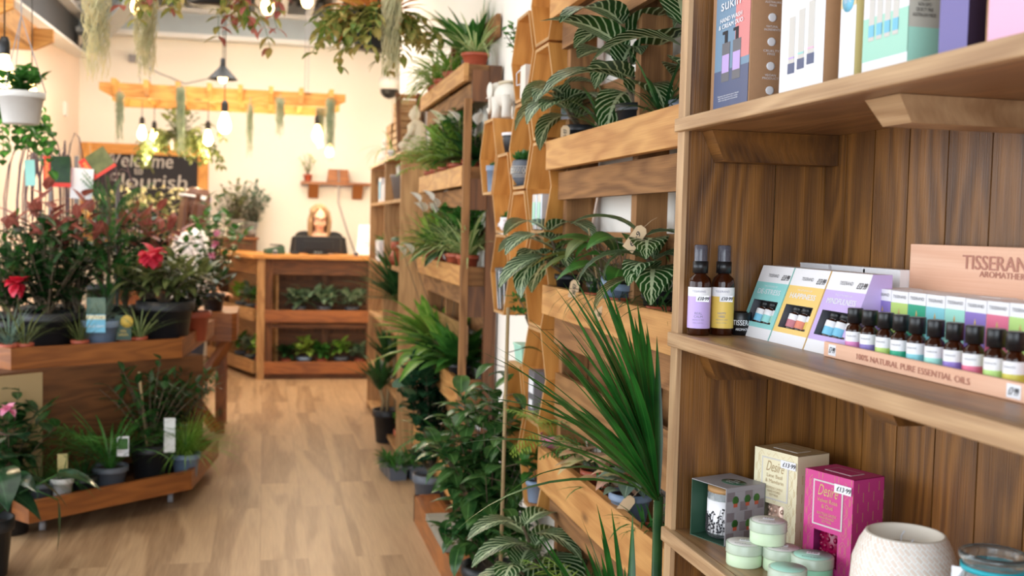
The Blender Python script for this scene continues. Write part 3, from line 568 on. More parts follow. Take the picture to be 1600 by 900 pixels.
MB().lathe([(0, .010), (.0312, .010), (.0312, .064), (0, .064)], 28, 0, T((0, .040, .001))).build('wax', 'white_card', t)
MB().lathe([(0, .0765), (.031, .0765), (.031, .084), (0, .084)], 28, 0, T((0, .040, .001))).build('wooden_lid', 'wood_case', t)
b = MB(); random.seed(3)
for i in range(26):
    a = -PI/2+random.uniform(-1.5, 1.5); hh = random.uniform(.02, .045); pts = [(  .0318*math.cos(a+.05*math.sin(q*2)), .040+.0318*math.sin(a+.05*math.sin(q*2)), .010+hh*q/4) for q in range(5)]
    b.tube(pts, .0004, 3)
    for q in range(6): aa = a+random.uniform(-.12, .12); zz = .014+hh*random.random(); b.ell((.0318*math.cos(aa), .040+.0318*math.sin(aa), zz), (.0014, .0014, .0016), 5, 4)
b.build('meadow_print', 'ink', t)
def desire(A, B, z, H_, D_, fm, em, title, wm, label):
    t, W = oriented('candle_box', label, 'candle', A, B, z, 'Desire boutique candle boxes'); w2 = W/2
    x0, x1, z0, z1 = -w2*.55, w2*.45, .0, H_*.42
    b = MB(); b.bx((-w2, .001, 0), (-w2+.001, D_, H_)); b.bx((w2-.001, .001, 0), (w2, D_, H_)); b.bx((-w2, D_-.001, 0), (w2, D_, H_)); b.bx((-w2, .001, H_-.001), (w2, D_, H_), 1); b.bx((-w2, .001, 0), (w2, D_, .001))
    b.bx((-w2, 0, 0), (x0, .001, H_)); b.bx((x1, 0, 0), (w2, .001, H_)); b.bx((x0, 0, z1), (x1, .001, H_)); b.bx((x0, 0, 0), (x1, .001, .012)); b.build('carton', [fm, em], t)
    g = MB()   # fine gold line pattern: nested hexagons
    random.seed(2)
    cols = 6; s_ = W/cols
    for i in range(cols+1):
        for j in range(int(H_/(s_*1.9))+1):
            cx, cz = -w2+i*s_, j*s_*1.9+(s_*.95 if i % 2 else 0)
            for rr in (.9, .55):
                pts = [(cx+s_*.5*rr*math.sin(q*PI/3), cz+s_*rr*.95*math.cos(q*PI/3)) for q in range(7)]
                for p, q in zip(pts, pts[1:]):
                    if all(-w2 < a[0] < w2 and .002 < a[1] < H_-.001 for a in (p, q)) and not any((x0-.002 < a[0] < x1+.002 and a[1] < z1+.002) or (abs(a[0]) < w2*.62 and H_*.47 < a[1] < H_*.92) for a in (p, q)):
                        g.bx((min(p[0], q[0])-.00025, -.0003, min(p[1], q[1])-.00025), (max(p[0], q[0])+.00025, 0, max(p[1], q[1])+.00025)) if abs(p[0]-q[0]) < 1e-4 else g.add([(p[0], -.0003, p[1]-.0003), (q[0], -.0003, q[1]-.0003), (q[0], -.0003, q[1]+.0003), (p[0], -.0003, p[1]+.0003)], [(0, 1, 2, 3)])
            for k_ in range(1):
                cy = (cx+w2)/W*D_
                if j*s_*1.9 < H_-s_*2: g.bx((w2, cy-.0004, cz), (w2+.0003, cy+.0004, cz+s_*.9))
    g.build('gold_pattern', 'p_gold', t)
    p = MB(); p.bx((-w2*.62, -.0010, H_*.47), (w2*.62, -.0002, H_*.92), 0); p.bx((-w2*.56, -.0013, H_*.485), (w2*.56, -.0003, H_*.905), 1)
    p.bx((-w2*.55, D_*.28, H_), (w2*.55, D_*.72, H_+.0004), 0); p.bx((-w2*.51, D_*.31, H_), (w2*.51, D_*.69, H_+.0006), 2); p.build('title_panel', ['p_silver', title[2], em], t)
    l = MB(); text(l, 'Desire', FR(0, H_*.83, -.0018), W*.40, H_*.11, 0, .25); text(l, title[0], FR(0, H_*.70, -.0018), W*.42, H_*.10, 0); text(l, 'BOUTIQUE CANDLE\nHAND POURED\nSOY WAX', FR(0, H_*.56, -.0018), W*.40, H_*.10); l.build('lettering', title[1], t)
    c = MB(); r_ = W*.33; c.lathe([(0, .002), (r_*.9, .002), (r_, .01), (r_, H_*.5), (r_*.92, H_*.52)], 24, 0, T((0, .004+r_, 0)))
    for i in range(16):
        for j in range(7):
            a = 2*PI*(i+.5*(j % 2))/16; c.ell((r_*math.cos(a), .004+r_+r_*math.sin(a), .010+j*H_*.07), (.0035, .0035, .0045), 6, 4)
    c.build('cut_glass_candle', wm, t)
    sticker(t, '£13·99', w2*.62, -.0022, H_*.885, W*.34, H_*.085); return t
zq = ZL+.150
desire(PZ(1180, 697, zq), PZ(1247, 714, zq), ZL, .150, .072, 'p_cream', 'p_goldbox', ('Lime Basil\n& Mandarin', 'p_goldbox', 'p_cream'), 'pearl', 'gold and cream Desire Lime Basil & Mandarin candle box')
desire(PZ(1259, 731, zq), PZ(1334, 751, zq), ZL, .150, .066, 'p_hot', 'p_magenta', ('Velvet Rose\n& Oud', 'p_gold', 'p_hot'), 'red_glass', 'hot pink Desire Velvet Rose & Oud candle box')
def ctin(px, py, zb, r, wm, lidm, label, price=True):
    p = PZ(px, py, zb+.017) if True else None
    t = thing('candle_tin', label, 'candle', (p.x, p.y, zb), -.7, 'small round candle tins')
    MB().lathe([(0, 0), (r*.95, 0), (r*.98, .002), (r*.98, .026), (0, .026)], 28).build('wax', wm, t)
    MB().lathe([(r*.985, .019), (r*1.02, .019), (r*1.03, .0205), (r*1.02, .022), (r*1.02, .033), (r, .034), (0, .034)], 28).build('lid', 'lid_frost', t)
    MB().lathe([(0, .0341), (r*.9, .0341), (r*.9, .0345), (0, .0346)], 28).build('lid_disc', lidm, t)
    if price:
        s = MB(); mt = T((0, 0, .0352), -PI/2, 0, .1); s.box((0, 0, r*.2), (r*.62, .0004, r*.36), 0, mt); text(s, '£5·00', mt @ FR(0, r*.2, -.0006), r*.45, r*.2, 1); text(s, 'BATH & BODY', mt @ FR(0, -r*.5, 0), r*.9, r*.14, 1); s.build('price_label', ['paper', 'ink'], t)
ctin(1163, 864, ZL, .0275, 'wax_green', 'p_silver', 'pale green candle tin next to the grey candle box')
ctin(1221, 872, ZL, .0275, 'wax_green', 'p_silver', 'pale green candle tin half hidden behind the mint one')
ctin(1200, 830, ZL+.0352, .0275, 'wax_green', 'p_silver', 'pale green candle tin stacked on top of two others')
ctin(1269, 885, ZL, .0300, 'wax_mint', 'p_mint', 'mint green candle tin with green lid in front of the pink box')
ctin(1230, 905, ZL, .0265, 'wax_mint', 'p_mint', 'mint candle tin cut off by the bottom of the picture', False)
# woven ceramic candle bowl
bc = PX(1415, 838, .795); t = thing('candle_bowl', 'white basket-weave ceramic bowl candle with two wicks', 'candle', (bc.x, bc.y, ZL), 0)
def wovenmat():
    m, t_, b_ = nt('woven_ceramic'); uv = nd(t_, 'ShaderNodeUVMap'); mp = nd(t_, 'ShaderNodeMapping'); mp.inputs['Rotation'].default_value = (0, 0, .785); mp.inputs['Scale'].default_value = (1, 1, 1); lk(t_, uv.outputs[0], mp.inputs['Vector'])
    br = nd(t_, 'ShaderNodeTexBrick'); br.inputs['Scale'].default_value = 1.0; br.inputs['Brick Width'].default_value = .011; br.inputs['Row Height'].default_value = .0055; br.inputs['Mortar Size'].default_value = .0006; br.inputs['Color1'].default_value = S((224, 206, 190)); br.inputs['Color2'].default_value = S((240, 226, 214)); br.inputs['Mortar'].default_value = S((250, 250, 246))
    lk(t_, mp.outputs[0], br.inputs['Vector']); lk(t_, br.outputs['Color'], b_.inputs['Base Color']); b_.inputs['Roughness'].default_value = .6
    bp = nd(t_, 'ShaderNodeBump'); bp.inputs['Strength'].default_value = .8; bp.inputs['Distance'].default_value = .002; bp.invert = True; lk(t_, br.outputs['Fac'], bp.inputs['Height']); lk(t_, bp.outputs[0], b_.inputs['Normal']); M['woven'] = m
wovenmat()
zt = bc.z-ZL+.004; prof = [(.030, 0), (.055, .004), (.064, .03), (.0665, .055), (.064, zt-.035), (.056, zt-.012), (.049, zt)]
b = MB(); b.lathe(prof, 40)
acc = [0]
for p, q in zip(prof, prof[1:]): acc.append(acc[-1]+math.dist(p, q))
b.u = [[(c[0]*.40, acc[int(c[1])]) for c in u] for u in b.u]; b.build('bowl', 'woven', t)
MB().lathe([(.049, zt), (.0465, zt+.0015), (.044, zt), (.044, zt-.022), (0, zt-.022)], 36).build('rim', 'wax_cream', t)
MB().lathe([(0, zt-.0215), (.0435, zt-.0215), (.0435, zt-.020), (0, zt-.0195)], 32).build('wax', 'wax_cream', t)
for dx, dy in ((.008, .022), (-.004, -.016)): MB().tube([(dx, dy, zt-.021), (dx+.001, dy+.001, zt-.010), (dx+.003, dy-.002, zt-.003)], .0011, 6).build('wick', 'paper', t)
jc = PX(1553, 875, .80); t = thing('glass_jar', 'clear glass jar with teal ribbon and white tag', 'jar', (jc.x, jc.y, ZL), -.9)
zt = jc.z-ZL+.008; R_ = .034
MB().lathe([(0, 0), (R_*1.05, 0), (R_*1.12, .006), (R_*1.12, zt-.030), (R_*.98, zt-.020), (R_*.98, zt-.010), (R_*1.08, zt-.006), (R_*1.1, zt), (R_*1.0, zt+.001), (R_*.93, zt-.006), (R_*.93, zt-.02), (R_*1.04, zt-.032), (R_*1.04, .006), (0, .004)], 36).build('glass_body', 'clear_glass', t)
MB().lathe([(R_*.985, zt-.019), (R_*1.03, zt-.019), (R_*1.03, zt-.0135), (R_*.985, zt-.0135)], 36).tube([(0.02, -.030, zt-.016), (.026, -.036, zt-.03), (.03, -.037, zt-.045)], .002, 4).build('ribbon', 'ribbon_teal', t)
MB().box((-.034, -.016, zt-.035), (.014, .001, .034), 0).build('paper_tag', 'paper', t).rotation_euler = (0, 0, .1)
# ================================================================ PALLET PLANTER WALLS
random.seed(11)
TIERS = ((2.03, .075), (1.605, .085), (1.185, .085), (.705, .12), (.28, .12))
def pallet_wall(name, label, y0, y1, endframe=False):
    t = thing(name, label, 'planter', (0, 0, 0), 0, 'wall planters made from pallets')
    L = y1-y0
    for i, (z, h) in enumerate(TIERS):
        o = MB().bx((.800, y0, z-h), (.822, y1, z)).build('planter_board', 'wood_oak', t, bevel=.002)
        MB().bx((.822, y0+.01, z-h*.5-.012), (.955, y1-.01, z-h*.5)).bx((.822, y0+.005, z-h), (.955, y0+.022, z-.004)).bx((.822, y1-.022, z-h), (.955, y1-.005, z-.004)).build('trough', 'wood_pallet', t)
        if i < 4: MB().bx((.835, y0+.02, z-h-.085), (.853, y1-.02, z-h-.006)).build('pallet_slat', 'wood_pallet', t)
    b = MB()
    for zz in (2.2, 1.72, 1.30, .93, .80, .38):
        b = MB().bx((.938, y0+.02, zz-.05), (.956, y1-.02, zz+.045)); b.build('back_slat', 'wood_pallet', t)
    MB().bx((.836, y0+.03, .80), (.850, y1-.04, .93)).build('rough_board', 'wood_board', t)
    for y in (y0+.0, (y0+y1)/2, y1-.04):
        if y == y0 and endframe: continue
        MB().bx((.857, y, .0), (.935, y+.038, 2.2)).build('post', 'wood_pallet', t)
    if endframe:
        MB().bx((.803, y0-.035, .25), (.832, y0-.002, 1.88)).build('end_post', 'wood_pallet', t)
        MB().bx((.905, y0-.035, .0), (.955, y0-.002, 2.02)).build('end_post', 'wood_dark', t)
        for z in (1.93, 1.48, 1.03, .40): MB().bx((.833, y0-.03, z-.06), (.904, y0-.004, z+.07)).build('end_rail', 'wood_dark', t)
    return t
pallet_wall('pallet_planter', 'tiered pallet planter next to the shelf unit, with zebra plants in its troughs', 1.80, 3.10)
pallet_wall('pallet_planter', 'tiered pallet planter beyond the honeycomb shelves, with ferns and lilies in its troughs', 4.50, 5.80, True)
# ================================================================ HONEYCOMB SHELVES
hs, hstep, hh_ = .160, .2625, .283
colY = {'A': 4.19-hs, 'B': 3.93-hs, 'C': 3.665-hs, 'D': 3.40-hs, 'E': 3.14-hs}
cells = [('A', 1.612, 'farthest honeycomb box, holding a small grey pot'), ('B', 1.470, 'honeycomb box with a small bust planter, below the dark planter'), ('B', 1.185, 'honeycomb box holding the ribbed glass jar'), ('C', 1.905, 'honeycomb box with the cream paper bag in it'),
    ('C', 1.618, 'honeycomb box with the patterned grey succulent pot'), ('C', 1.33, 'empty honeycomb box below the patterned pot'), ('D', 2.05, 'honeycomb box cut off by the top of the picture'), ('D', 1.762, 'honeycomb box beside the upper zebra plant'), ('D', 1.475, 'honeycomb box holding two small silver tins'), ('D', 1.187, 'honeycomb box beside the lower zebra plant'),
    ('C', .760, 'low honeycomb box carrying the bonsai'), ('D', .905, 'low honeycomb box with a black and white packet'), ('D', .617, 'lowest honeycomb box near the floor')]
for c, z, lb in cells:
    t = MB(); th = .011; X0, X1 = .815, .958
    for q in range(6):
        a0, a1 = q*PI/3, (q+1)*PI/3; ro, ri = hs-.0015, hs-th-.0015; kz = hh_/(hs*math.sqrt(3))
        P_ = lambda r, a, x: (x, r*math.cos(a), r*math.sin(a)*kz)
        vs = [P_(ro, a0, X0), P_(ro, a1, X0), P_(ri, a1, X0), P_(ri, a0, X0), P_(ro, a0, X1), P_(ro, a1, X1), P_(ri, a1, X1), P_(ri, a0, X1)]
        oo = random.random()*9; W_ = [[(0+oo, 0), (.16+oo, 0), (.16+oo, .01), (oo, .01)], [(oo, 0), (oo+.16, 0), (oo+.16, .14), (oo, .14)]]
        t.add(vs, [(0, 3, 2, 1), (4, 5, 6, 7), (0, 1, 5, 4), (3, 7, 6, 2)], [W_[0], W_[0], W_[1], [(oo, 0), (oo, .14), (oo+.16, .14), (oo+.16, 0)]], 0)
        t.m[-4] = 1
    o = t.build('honeycomb_shelf', ['wood_hex', 'wood_case']); o.location = (0, colY[c], z); tag(o, 'hexagonal wooden '+lb, 'shelf', 'honeycomb wall shelves')
# ================================================================ BOOKCASE WITH BUDDHA
t = thing('bookcase', 'open light wood bookcase with a stone buddha on top', 'bookcase', (0, 0, 0))
X0, X1, Ya, Yb, Zt = .752, .955, 6.18, 8.0, 1.765
MB().bx((X0, Ya, 0), (X0+.095, Ya+.022, Zt-.022)).bx((X0+.097, Ya, 0), (X1, Ya+.022, Zt-.022)).build('side_panel', 'wood_case', t)
MB().bx((X0, Yb-.022, 0), (X1, Yb, Zt-.022)).build('side_panel', 'wood_case', t)
MB().bx((X0-.01, Ya-.01, Zt-.02), (X1, Yb+.01, Zt)).build('top', 'wood_case', t)
MB().bx((X1-.012, Ya+.022, 0), (X1, Yb-.022, Zt-.022)).build('back_panel', 'wood_case', t)
MB().bx((X0+.004, 7.05, 0), (X1-.012, 7.072, Zt-.022)).build('divider', 'wood_case', t)
for z in (1.50, 1.10, .72, .36, .06): MB().bx((X0, Ya+.022, z-.02), (X1-.012, Yb-.022, z)).build('shelf_board', 'wood_case', t)
# ================================================================ COUNTER
t = thing('shop_counter', 'wooden shop counter with two tiers of potted plants built into its front', 'counter', (0, 0, 0))
MB().prism([(-.09, 9.44), (.95, 9.44), (.95, 10.0), (.14, 10.0), (-.26, 10.8), (-.53, 10.7)], 1.035, 1.072).build('worktop', 'wood_hex', t, bevel=.004)
MB().bx((-.055, 9.47, 0), (.010, 9.53, 1.035)).build('corner_post', 'wood_case', t)
MB().bx((.011, 9.50, .0), (.075, 9.56, 1.034)).build('post', 'wood_dark', t); MB().bx((.88, 9.50, .0), (.94, 9.56, 1.034)).build('post', 'wood_dark', t)
MB().bx((.076, 9.505, .90), (.879, 9.53, 1.034)).build('header_board', 'wood_dark', t)
for z, h in ((.597, .105), (.152, .105)):
    MB().bx((.010, 9.47, z-h), (.94, 9.498, z)).build('planter_board', 'wood_stand', t, bevel=.003)
    MB().bx((.012, 9.50, z-h), (.94, 9.68, z-h+.02)).build('trough', 'wood_dark', t)
MB().bx((.076, 9.505, .44), (.879, 9.525, .475)).bx((.012, 9.51, .0), (.94, 9.53, .045)).build('rail', 'wood_dark', t)
MB().bx((.012, 9.712, 0), (.94, 9.73, 1.034)).build('back_panel', 'wood_dark', t)
for z0, z1 in ((.05, .20), (.23, .38), (.50, .66), (.70, .84), (.88, 1.03)): MB().bx((.012, 9.69, z0), (.94, 9.71, z1)).build('back_board', 'wood_dark', t)
MB().bx((.50, 9.66, .06), (.56, 9.689, 1.03)).build('post', 'wood_dark', t)
# angled side of the counter
sa = math.atan2(1.28, -.46); mt = Matrix.Translation((-.055, 9.52, 0)) @ Matrix.Rotation(sa, 4, 'Z')
for z, h in ((.60, .10), (.152, .105)):
    MB().bx((.02, .0, z-h), (1.30, .028, z), 0, mt).build('planter_board', 'wood_case', t)
    MB().bx((.02, -.17, z-h), (1.30, .0, z-h+.02), 0, mt).build('trough', 'wood_dark', t)
MB().bx((.02, -.02, .90), (1.30, .0, 1.034), 0, mt).build('header_board', 'wood_pallet', t)
MB().bx((1.24, -.06, 0), (1.30, .0, .9), 0, mt).build('post', 'wood_pallet', t)
MB().bx((.02, -.20, .0), (1.30, -.18, 1.034), 0, mt).build('back_board', 'wood_case', t)
# things on the counter
p = V((.46, 9.66, 1.073)); t = thing('till_monitor', 'black flat till monitor on the counter in front of the seated woman', 'monitor', p, .04)
MB().lathe([(0, 0), (.09, 0), (.09, .012), (.03, .02), (.025, .06), (0, .06)], 20).build('stand', 'black_plastic', t)
MB().box((0, 0, .085), (.40, .035, .15)).build('screen_housing', 'black_plastic', t, bevel=.012); MB().box((0, -.022, .08), (.26, .012, .08)).build('back_cover', 'black_plastic', t, bevel=.004); MB().box((0, -.0185, .022), (.07, .003, .008)).build('badge', 'steel_paint', t)
p = PY(428, 394, 9.6); t = thing('card_terminal', 'dark green and black card payment terminal on the counter', 'card terminal', (p.x, p.y, 1.073), .3)
MB().add([(-.08, -.05, 0), (.09, -.05, 0), (.09, .05, 0), (-.08, .05, 0), (-.08, -.045, .04), (.08, -.045, .075), (.08, .045, .075), (-.08, .045, .04)], [(0, 3, 2, 1), (4, 5, 6, 7), (0, 1, 5, 4), (2, 3, 7, 6), (1, 2, 6, 5), (0, 4, 7, 3)]).build('body', 'p_green', t, bevel=.006)
MB().box((.02, 0, .078), (.09, .07, .01)).build('keypad', 'black_plastic', t)
p = PY(461, 394, 9.6); o = MB().box((0, 0, .012), (.07, .05, .022)).build('card_reader', 'black_plastic', None, bevel=.006); o.location = (p.x, p.y, 1.073); tag(o, 'small black card reader lying between terminal and monitor', 'card reader')
p = PY(575, 395, 9.62); t = thing('notice_stand', 'white printed notice leaning on the counter at its right end', 'notice', (p.x-.01, p.y, 1.074), -.5, None, -.22)
MB().box((0, 0, .14), (.21, .004, .27)).build('sheet', 'paper', t)
l = MB()
for i in range(7): text(l, ('PLEASE WAIT HERE', 'ONE CUSTOMER', 'AT A TIME', 'CARD PAYMENTS', 'PREFERRED', 'THANK YOU', 'STAY SAFE')[i], FR(0, .24-.032*i, -.003), .13, .012)
l.build('lettering', 'p_dgrey', t)
for px, lb in ((430, 'round grey sticker holder on the counter edge by the terminal'), (556, 'round grey sticker holder on the counter edge under the notice')):
    p = PY(px, 392, 9.48); o = MB().lathe([(0, 0), (.02, 0), (.02, .004), (0, .004)], 16, 0, T((0, 0, .022), PI/2)).bx((-.02, -.004, 0), (.02, 0, .022)).build('screen_bracket', 'p_grey'); o.location = (p.x, p.y-.02, 1.073); tag(o, lb, 'bracket')
# ================================================================ BACK WALL
p0, p1 = PY(127, 222, 11.19), PY(326, 226, 11.19); W = p1.x-p0.x; zt = p0.z
t = thing('chalkboard', 'large chalkboard in an orange wood frame with a chalk welcome on the back wall', 'chalkboard', ((p0.x+p1.x)/2, 11.195, zt-.95))
MB().bx((-W/2, -.03, 0), (-W/2+.10, -.002, .95)).bx((W/2-.10, -.03, 0), (W/2, -.002, .95)).bx((-W/2+.10, -.03, .85), (W/2-.10, -.002, .95)).bx((-W/2+.10, -.03, 0), (W/2-.10, -.002, .10)).build('frame', 'wood_pergola', t)
MB().bx((-W/2+.10, -.012, .10), (W/2-.10, -.002, .85)).build('slate', 'chalk_black', t)
l = MB(); c = lambda px, py: V((PY(px, py, 11.17).x-(p0.x+p1.x)/2, 0, PY(px, py, 11.17).z-(zt-.95)))
q = c(214, 250); text(l, 'Welcome', FR(q.x, q.z, -.015), .66, .14, 0, .1, .001); q = c(216, 266); text(l, 'to', FR(q.x, q.z-.01, -.015), .08, .06, 0, 0, .001); q = c(238, 281); text(l, 'Flourish', FR(q.x-.04, q.z-.015, -.015), .72, .14, 0, .1, .001); l.build('chalk_lettering', 'chalk', t)
p = PY(470, 284, 11.19); q = PY(577, 286, 11.19)
t = thing('wall_shelf', 'short wooden wall shelf on two brackets behind the counter', 'shelf', ((p.x+q.x)/2, 11.19, p.z)); w_ = q.x-p.x
MB().bx((-w_/2, -.20, -.025), (w_/2, 0, 0)).build('board', 'wood_stand', t)
for x in (-w_*.32, w_*.32): MB().add([(x-.05, -.16, -.026), (x+.05, -.16, -.026), (x+.05, 0, -.026), (x-.05, 0, -.026), (x-.05, -.03, -.16), (x+.05, -.03, -.16), (x+.05, 0, -.16), (x-.05, 0, -.16)], [(0, 1, 2, 3), (4, 7, 6, 5), (0, 4, 5, 1), (2, 6, 7, 3), (1, 5, 6, 2), (0, 3, 7, 4)]).build('bracket', 'wood_stand', t)
SHELFZ = p.z
p = PY(528, 282, 11.08); t = thing('wooden_trug', 'dark tapered wooden box on the wall shelf', 'box', (p.x, 11.08, SHELFZ+.001)); b = MB()
b.box((0, 0, .065), (.22, .12, .125), taper=.86).build('body', 'wood_stand', t); MB().tube([(0, -.062, .12), (.005, -.07, .02), (0, -.10, -.2), (.10, -.08, -.5), (.22, -.02, -.80)], .008, 6).build('cable', 'p_grey', t)
t = thing('back_cabinet', 'dark brown wicker-look cabinet under the metal buckets', 'cabinet', (-.30, 11.02, 0)); MB().box((0, 0, .59), (.46, .28, 1.16)).build('body', 'wood_dark', t, bevel=.01); MB().box((0, 0, 1.18), (.50, .32, .02)).build('top', 'wood_stand', t)
for z in (.4, .8): MB().box((0, -.178, z), (.44, .012, .34)).build('door_panel', 'wood_dark', t, bevel=.006)
def bucket(px, py, Y, z, r, h, label):
    p = PY(px, py, Y); t = thing('metal_bucket', label, 'bucket', (p.x, Y, z), 0, 'galvanised buckets on the cabinet')
    MB().lathe([(0, .004), (r*.72, .004), (r*.74, 0), (r*.83, h*.5), (r*.85, h*.52), (r*.86, h*.5), (r*.98, h*.98), (r*1.04, h), (r*.97, h*.99), (r*.72, .01)], 24).build('body', 'galvanised', t)
    MB().tube([(-r, 0, h*.9), (-r*1.05, -.02, h*.7), (0, -r*1.1, h*.45), (r*1.05, -.02, h*.7), (r, 0, h*.9)], .003, 5).build('handle', 'galvanised', t); return t
bucket(366, 355, 10.92, 1.191, .085, .17, 'galvanised bucket of eucalyptus on the cabinet, left of the pair'); bucket(392, 352, 10.98, 1.191, .07, .15, 'smaller ribbed galvanised bucket on the cabinet, right of the pair')
p = PY(337, 365, 10.8); 
# security dome camera on the alcove wall
p = PY(608, 140, 10.6); t = thing('security_camera', 'white dome security camera with black lens near the ceiling corner', 'camera', (p.x, 10.6, p.z+.02)); MB().lathe([(0, .09), (.09, .09), (.10, .06), (.10, -.02), (0, -.02)], 24).build('housing', 'white_plastic', t); MB().lathe([(.085, -.021), (.08, -.06), (.05, -.095), (0, -.11)], 24).build('dome', 'black_plastic', t)
MB().bx((.02, -.02, .02), (1.249-p.x, .02, .06)).build('arm', 'white_plastic', t)
p = PY(208, 92, 11.18); t = thing('junction_box', 'small grey junction box with cable on the back wall', 'junction box', (p.x, 11.16, p.z)); MB().box((0, 0, 0), (.07, .05, .07)).build('box', 'p_grey', t)
ps = [PY(212, 96, 11.1), PY(250, 115, 10.8), PY(290, 131, 10.3), PY(330, 122, 9.8), PY(346, 128, 9.3)]; MB().tube([q-V((p.x, 11.16, p.z)) for q in ps], .006, 5).build('cable', 'p_grey', t)
p = PY(118, 172, 11.0); o = MB().box((0, 0, 0), (.02, .12, .12)).build('wall_switch_box', 'white_plastic'); o.location = (-1.739, 10.4, p.z-.05); tag(o, 'square white control box on the pinkish left wall', 'switch')
# ================================================================ PERGOLAS AND LAMPS
def pergola(label, x0, x1, y0, y1, z0, z1, n, ang):
    t = thing('hanging_pergola', label, 'pergola', (0, 0, 0), 0, 'wooden pergola racks hung from the ceiling')
    for y in (y0, y1): 
        m_ = MB(); m_.prism([(x0, z0+.05), (x0+.10, z0), (x1-.10, z0), (x1, z0+.05), (x1, z1), (x0, z1)], -.02, .02, 0, T((0, y, 0), PI/2)); m_.build('long_beam', 'wood_pergola', t)
    for i in range(n):
        x = x0+.12+(x1-x0-.24)*i/(n-1); m_ = MB(); m_.prism([(y0-.14, z0+.07), (y0-.05, z0+.015), (y1+.05, z0+.015), (y1+.14, z0+.07), (y1+.14, z1+.02), (y0-.14, z1+.02)], x-.018, x+.018, 0, Matrix(((0, 0, 1, 0), (1, 0, 0, 0), (0, 1, 0, 0), (0, 0, 0, 1)))); m_.build('cross_beam', 'wood_pergola', t)
    for x in (x0+.3, x1-.3):
        for y in (y0, y1): MB().tube([(x, y, z1), (x, y, 3.5)], .003, 4).build('hanging_wire', 'p_grey', t)
    return t
pergola('long orange wood pergola rack hanging over the counter', -1.26, .63, 9.0, 9.75, 2.285, 2.395, 8, 0)
pp = PY(84, 80, 6.6); pergola('orange wood pergola rack cut off by the left edge of the picture', -2.9, pp.x, 5.6, 6.6, pp.z, pp.z+.12, 6, 0)
def bulb(px, py, Y, ztop, sc_, label, power=6):
    p = PY(px, py, Y); t = thing('pendant_bulb', label, 'bulb', p, 0, 'bare filament bulbs on black cords')
    MB().lathe([(0, -.075), (.018, -.072), (.032, -.055), (.037, -.035), (.033, -.01), (.022, .02), (.014, .045), (0, .045)], 16).build('glass_bulb', 'bulb_glow', t)
    MB().lathe([(0, .045), (.018, .045), (.020, .05), (.020, .09), (.012, .11), (0, .112)], 14).build('socket', 'black_plastic', t)
    MB().tube([(0, 0, .11), (0, 0, ztop-p.z)], .003, 5).build('cord', 'black_plastic', t); t.scale = (sc_, sc_, 1 if False else sc_)
    l = bpy.data.lights.new('bulb_light', 'POINT'); l.energy = power; l.color = (1, .80, .54); l.shadow_soft_size = .04; o = bpy.data.objects.new('bulb_light', l); sc.collection.objects.link(o); o.parent = t; o.location = (0, 0, -.12)
for a in ((222, 204, 9.35, 2.30, 1, 'pendant bulb hanging at the left end of the far pergola', 11), (241, 210, 9.6, 2.30, 1, 'pendant bulb just left of the hanging plant on the chalkboard', 11), (325, 212, 9.4, 2.30, 1.1, 'pendant bulb between the hanging plant and the brightest bulb', 11), (351, 188, 8.6, 3.3, 1.35, 'large bright pendant bulb under the cone lamp', 9),
    (496, 205, 9.3, 2.30, 1.2, 'pendant bulb at the right end of the far pergola', 15), (515, 232, 9.75, 2.30, 1.0, 'pendant bulb nearest the wall shelf', 13), (7, 105, 5.2, 3.4, 1.2, 'pendant bulb at the left edge of the picture', 5), (50, 143, 5.7, 3.3, .8, 'small pendant bulb just above the hanging white pot', 3),
    (418, 2, 7.0, 3.4, 1.1, 'amber bulb at the top of the picture beneath the purlins', 4), (480, -6, 7.3, 3.4, 1.0, 'amber bulb at the top of the picture, right of its neighbour', 4), (216, 0, 7.0, 3.4, 1.2, 'bright bulb at the top left of the picture by the moss', 5)): bulb(*a)
p = PY(348, 124, 8.0); t = thing('cone_pendant', 'black cone-shaped pendant lamp with a glowing bulb', 'lamp', p)
MB().lathe([(.105, 0), (.10, .004), (.025, .085), (.018, .10), (.016, .145), (0, .15), (0, .145), (.012, .14), (.014, .10), (.020, .083), (.095, .004)], 28).build('shade', 'black_metal', t); MB().ell((0, 0, .01), (.032, .032, .04)).build('glass_bulb', 'bulb_glow', t); MB().tube([(0, 0, .15), (0, 0, 3.45-p.z)], .003, 5).build('cord', 'black_plastic', t)
# ================================================================ LEFT DISPLAY STANDS
def tier(t, pts, z0, z1, wd=.025, floor='wood_dark'):
    n = len(pts)
    for i in range(n):
        a, b = V((*pts[i], 0)), V((*pts[(i+1) % n], 0)); d = (b-a).normalized(); nn = V((-d.y, d.x, 0))
        q = [a, b, b+nn*wd-d*wd*.4, a+nn*wd+d*wd*.4]; MB().prism([(v.x, v.y) for v in q], z0, z1).build('edge_board', 'wood_stand', t)
    c = sum((V((*p_, 0)) for p_ in pts), V())/n; ins = [((V((*p_, 0))-c)*.955+c) for p_ in pts]
    MB().prism([(v.x, v.y) for v in ins], z0+.012, z0+.03).build('tray_floor', floor, t)
def octo(A, B, C):   # from three known corners build an octagon-like outline going round behind
    A, B, C = (V((p_[0], p_[1], 0)) for p_ in (A, B, C)); d = (B-A); n_ = V((-d.y, d.x, 0)).normalized(); w_ = d.length; e = C-B
    bx_, by_ = e.dot(d.normalized()), e.dot(n_)
    u_ = d.normalized(); dep = w_
    pts = [A, B, C, C+V((-.47, .20, 0)), A+V((-.36, 1.55, 0)), A+V((-.56, .62, 0))]
    return [(q.x, q.y) for q in pts]
A, B, C = PZ(17, 545, .76), PZ(285, 529, .76), PZ(335, 499, .76); UP = octo(A, B, C)
A2, B2, C2 = PZ(45, 785, .17), PZ(300, 735, .17), PZ(342, 687, .17); LOW = octo(A2, B2, C2)
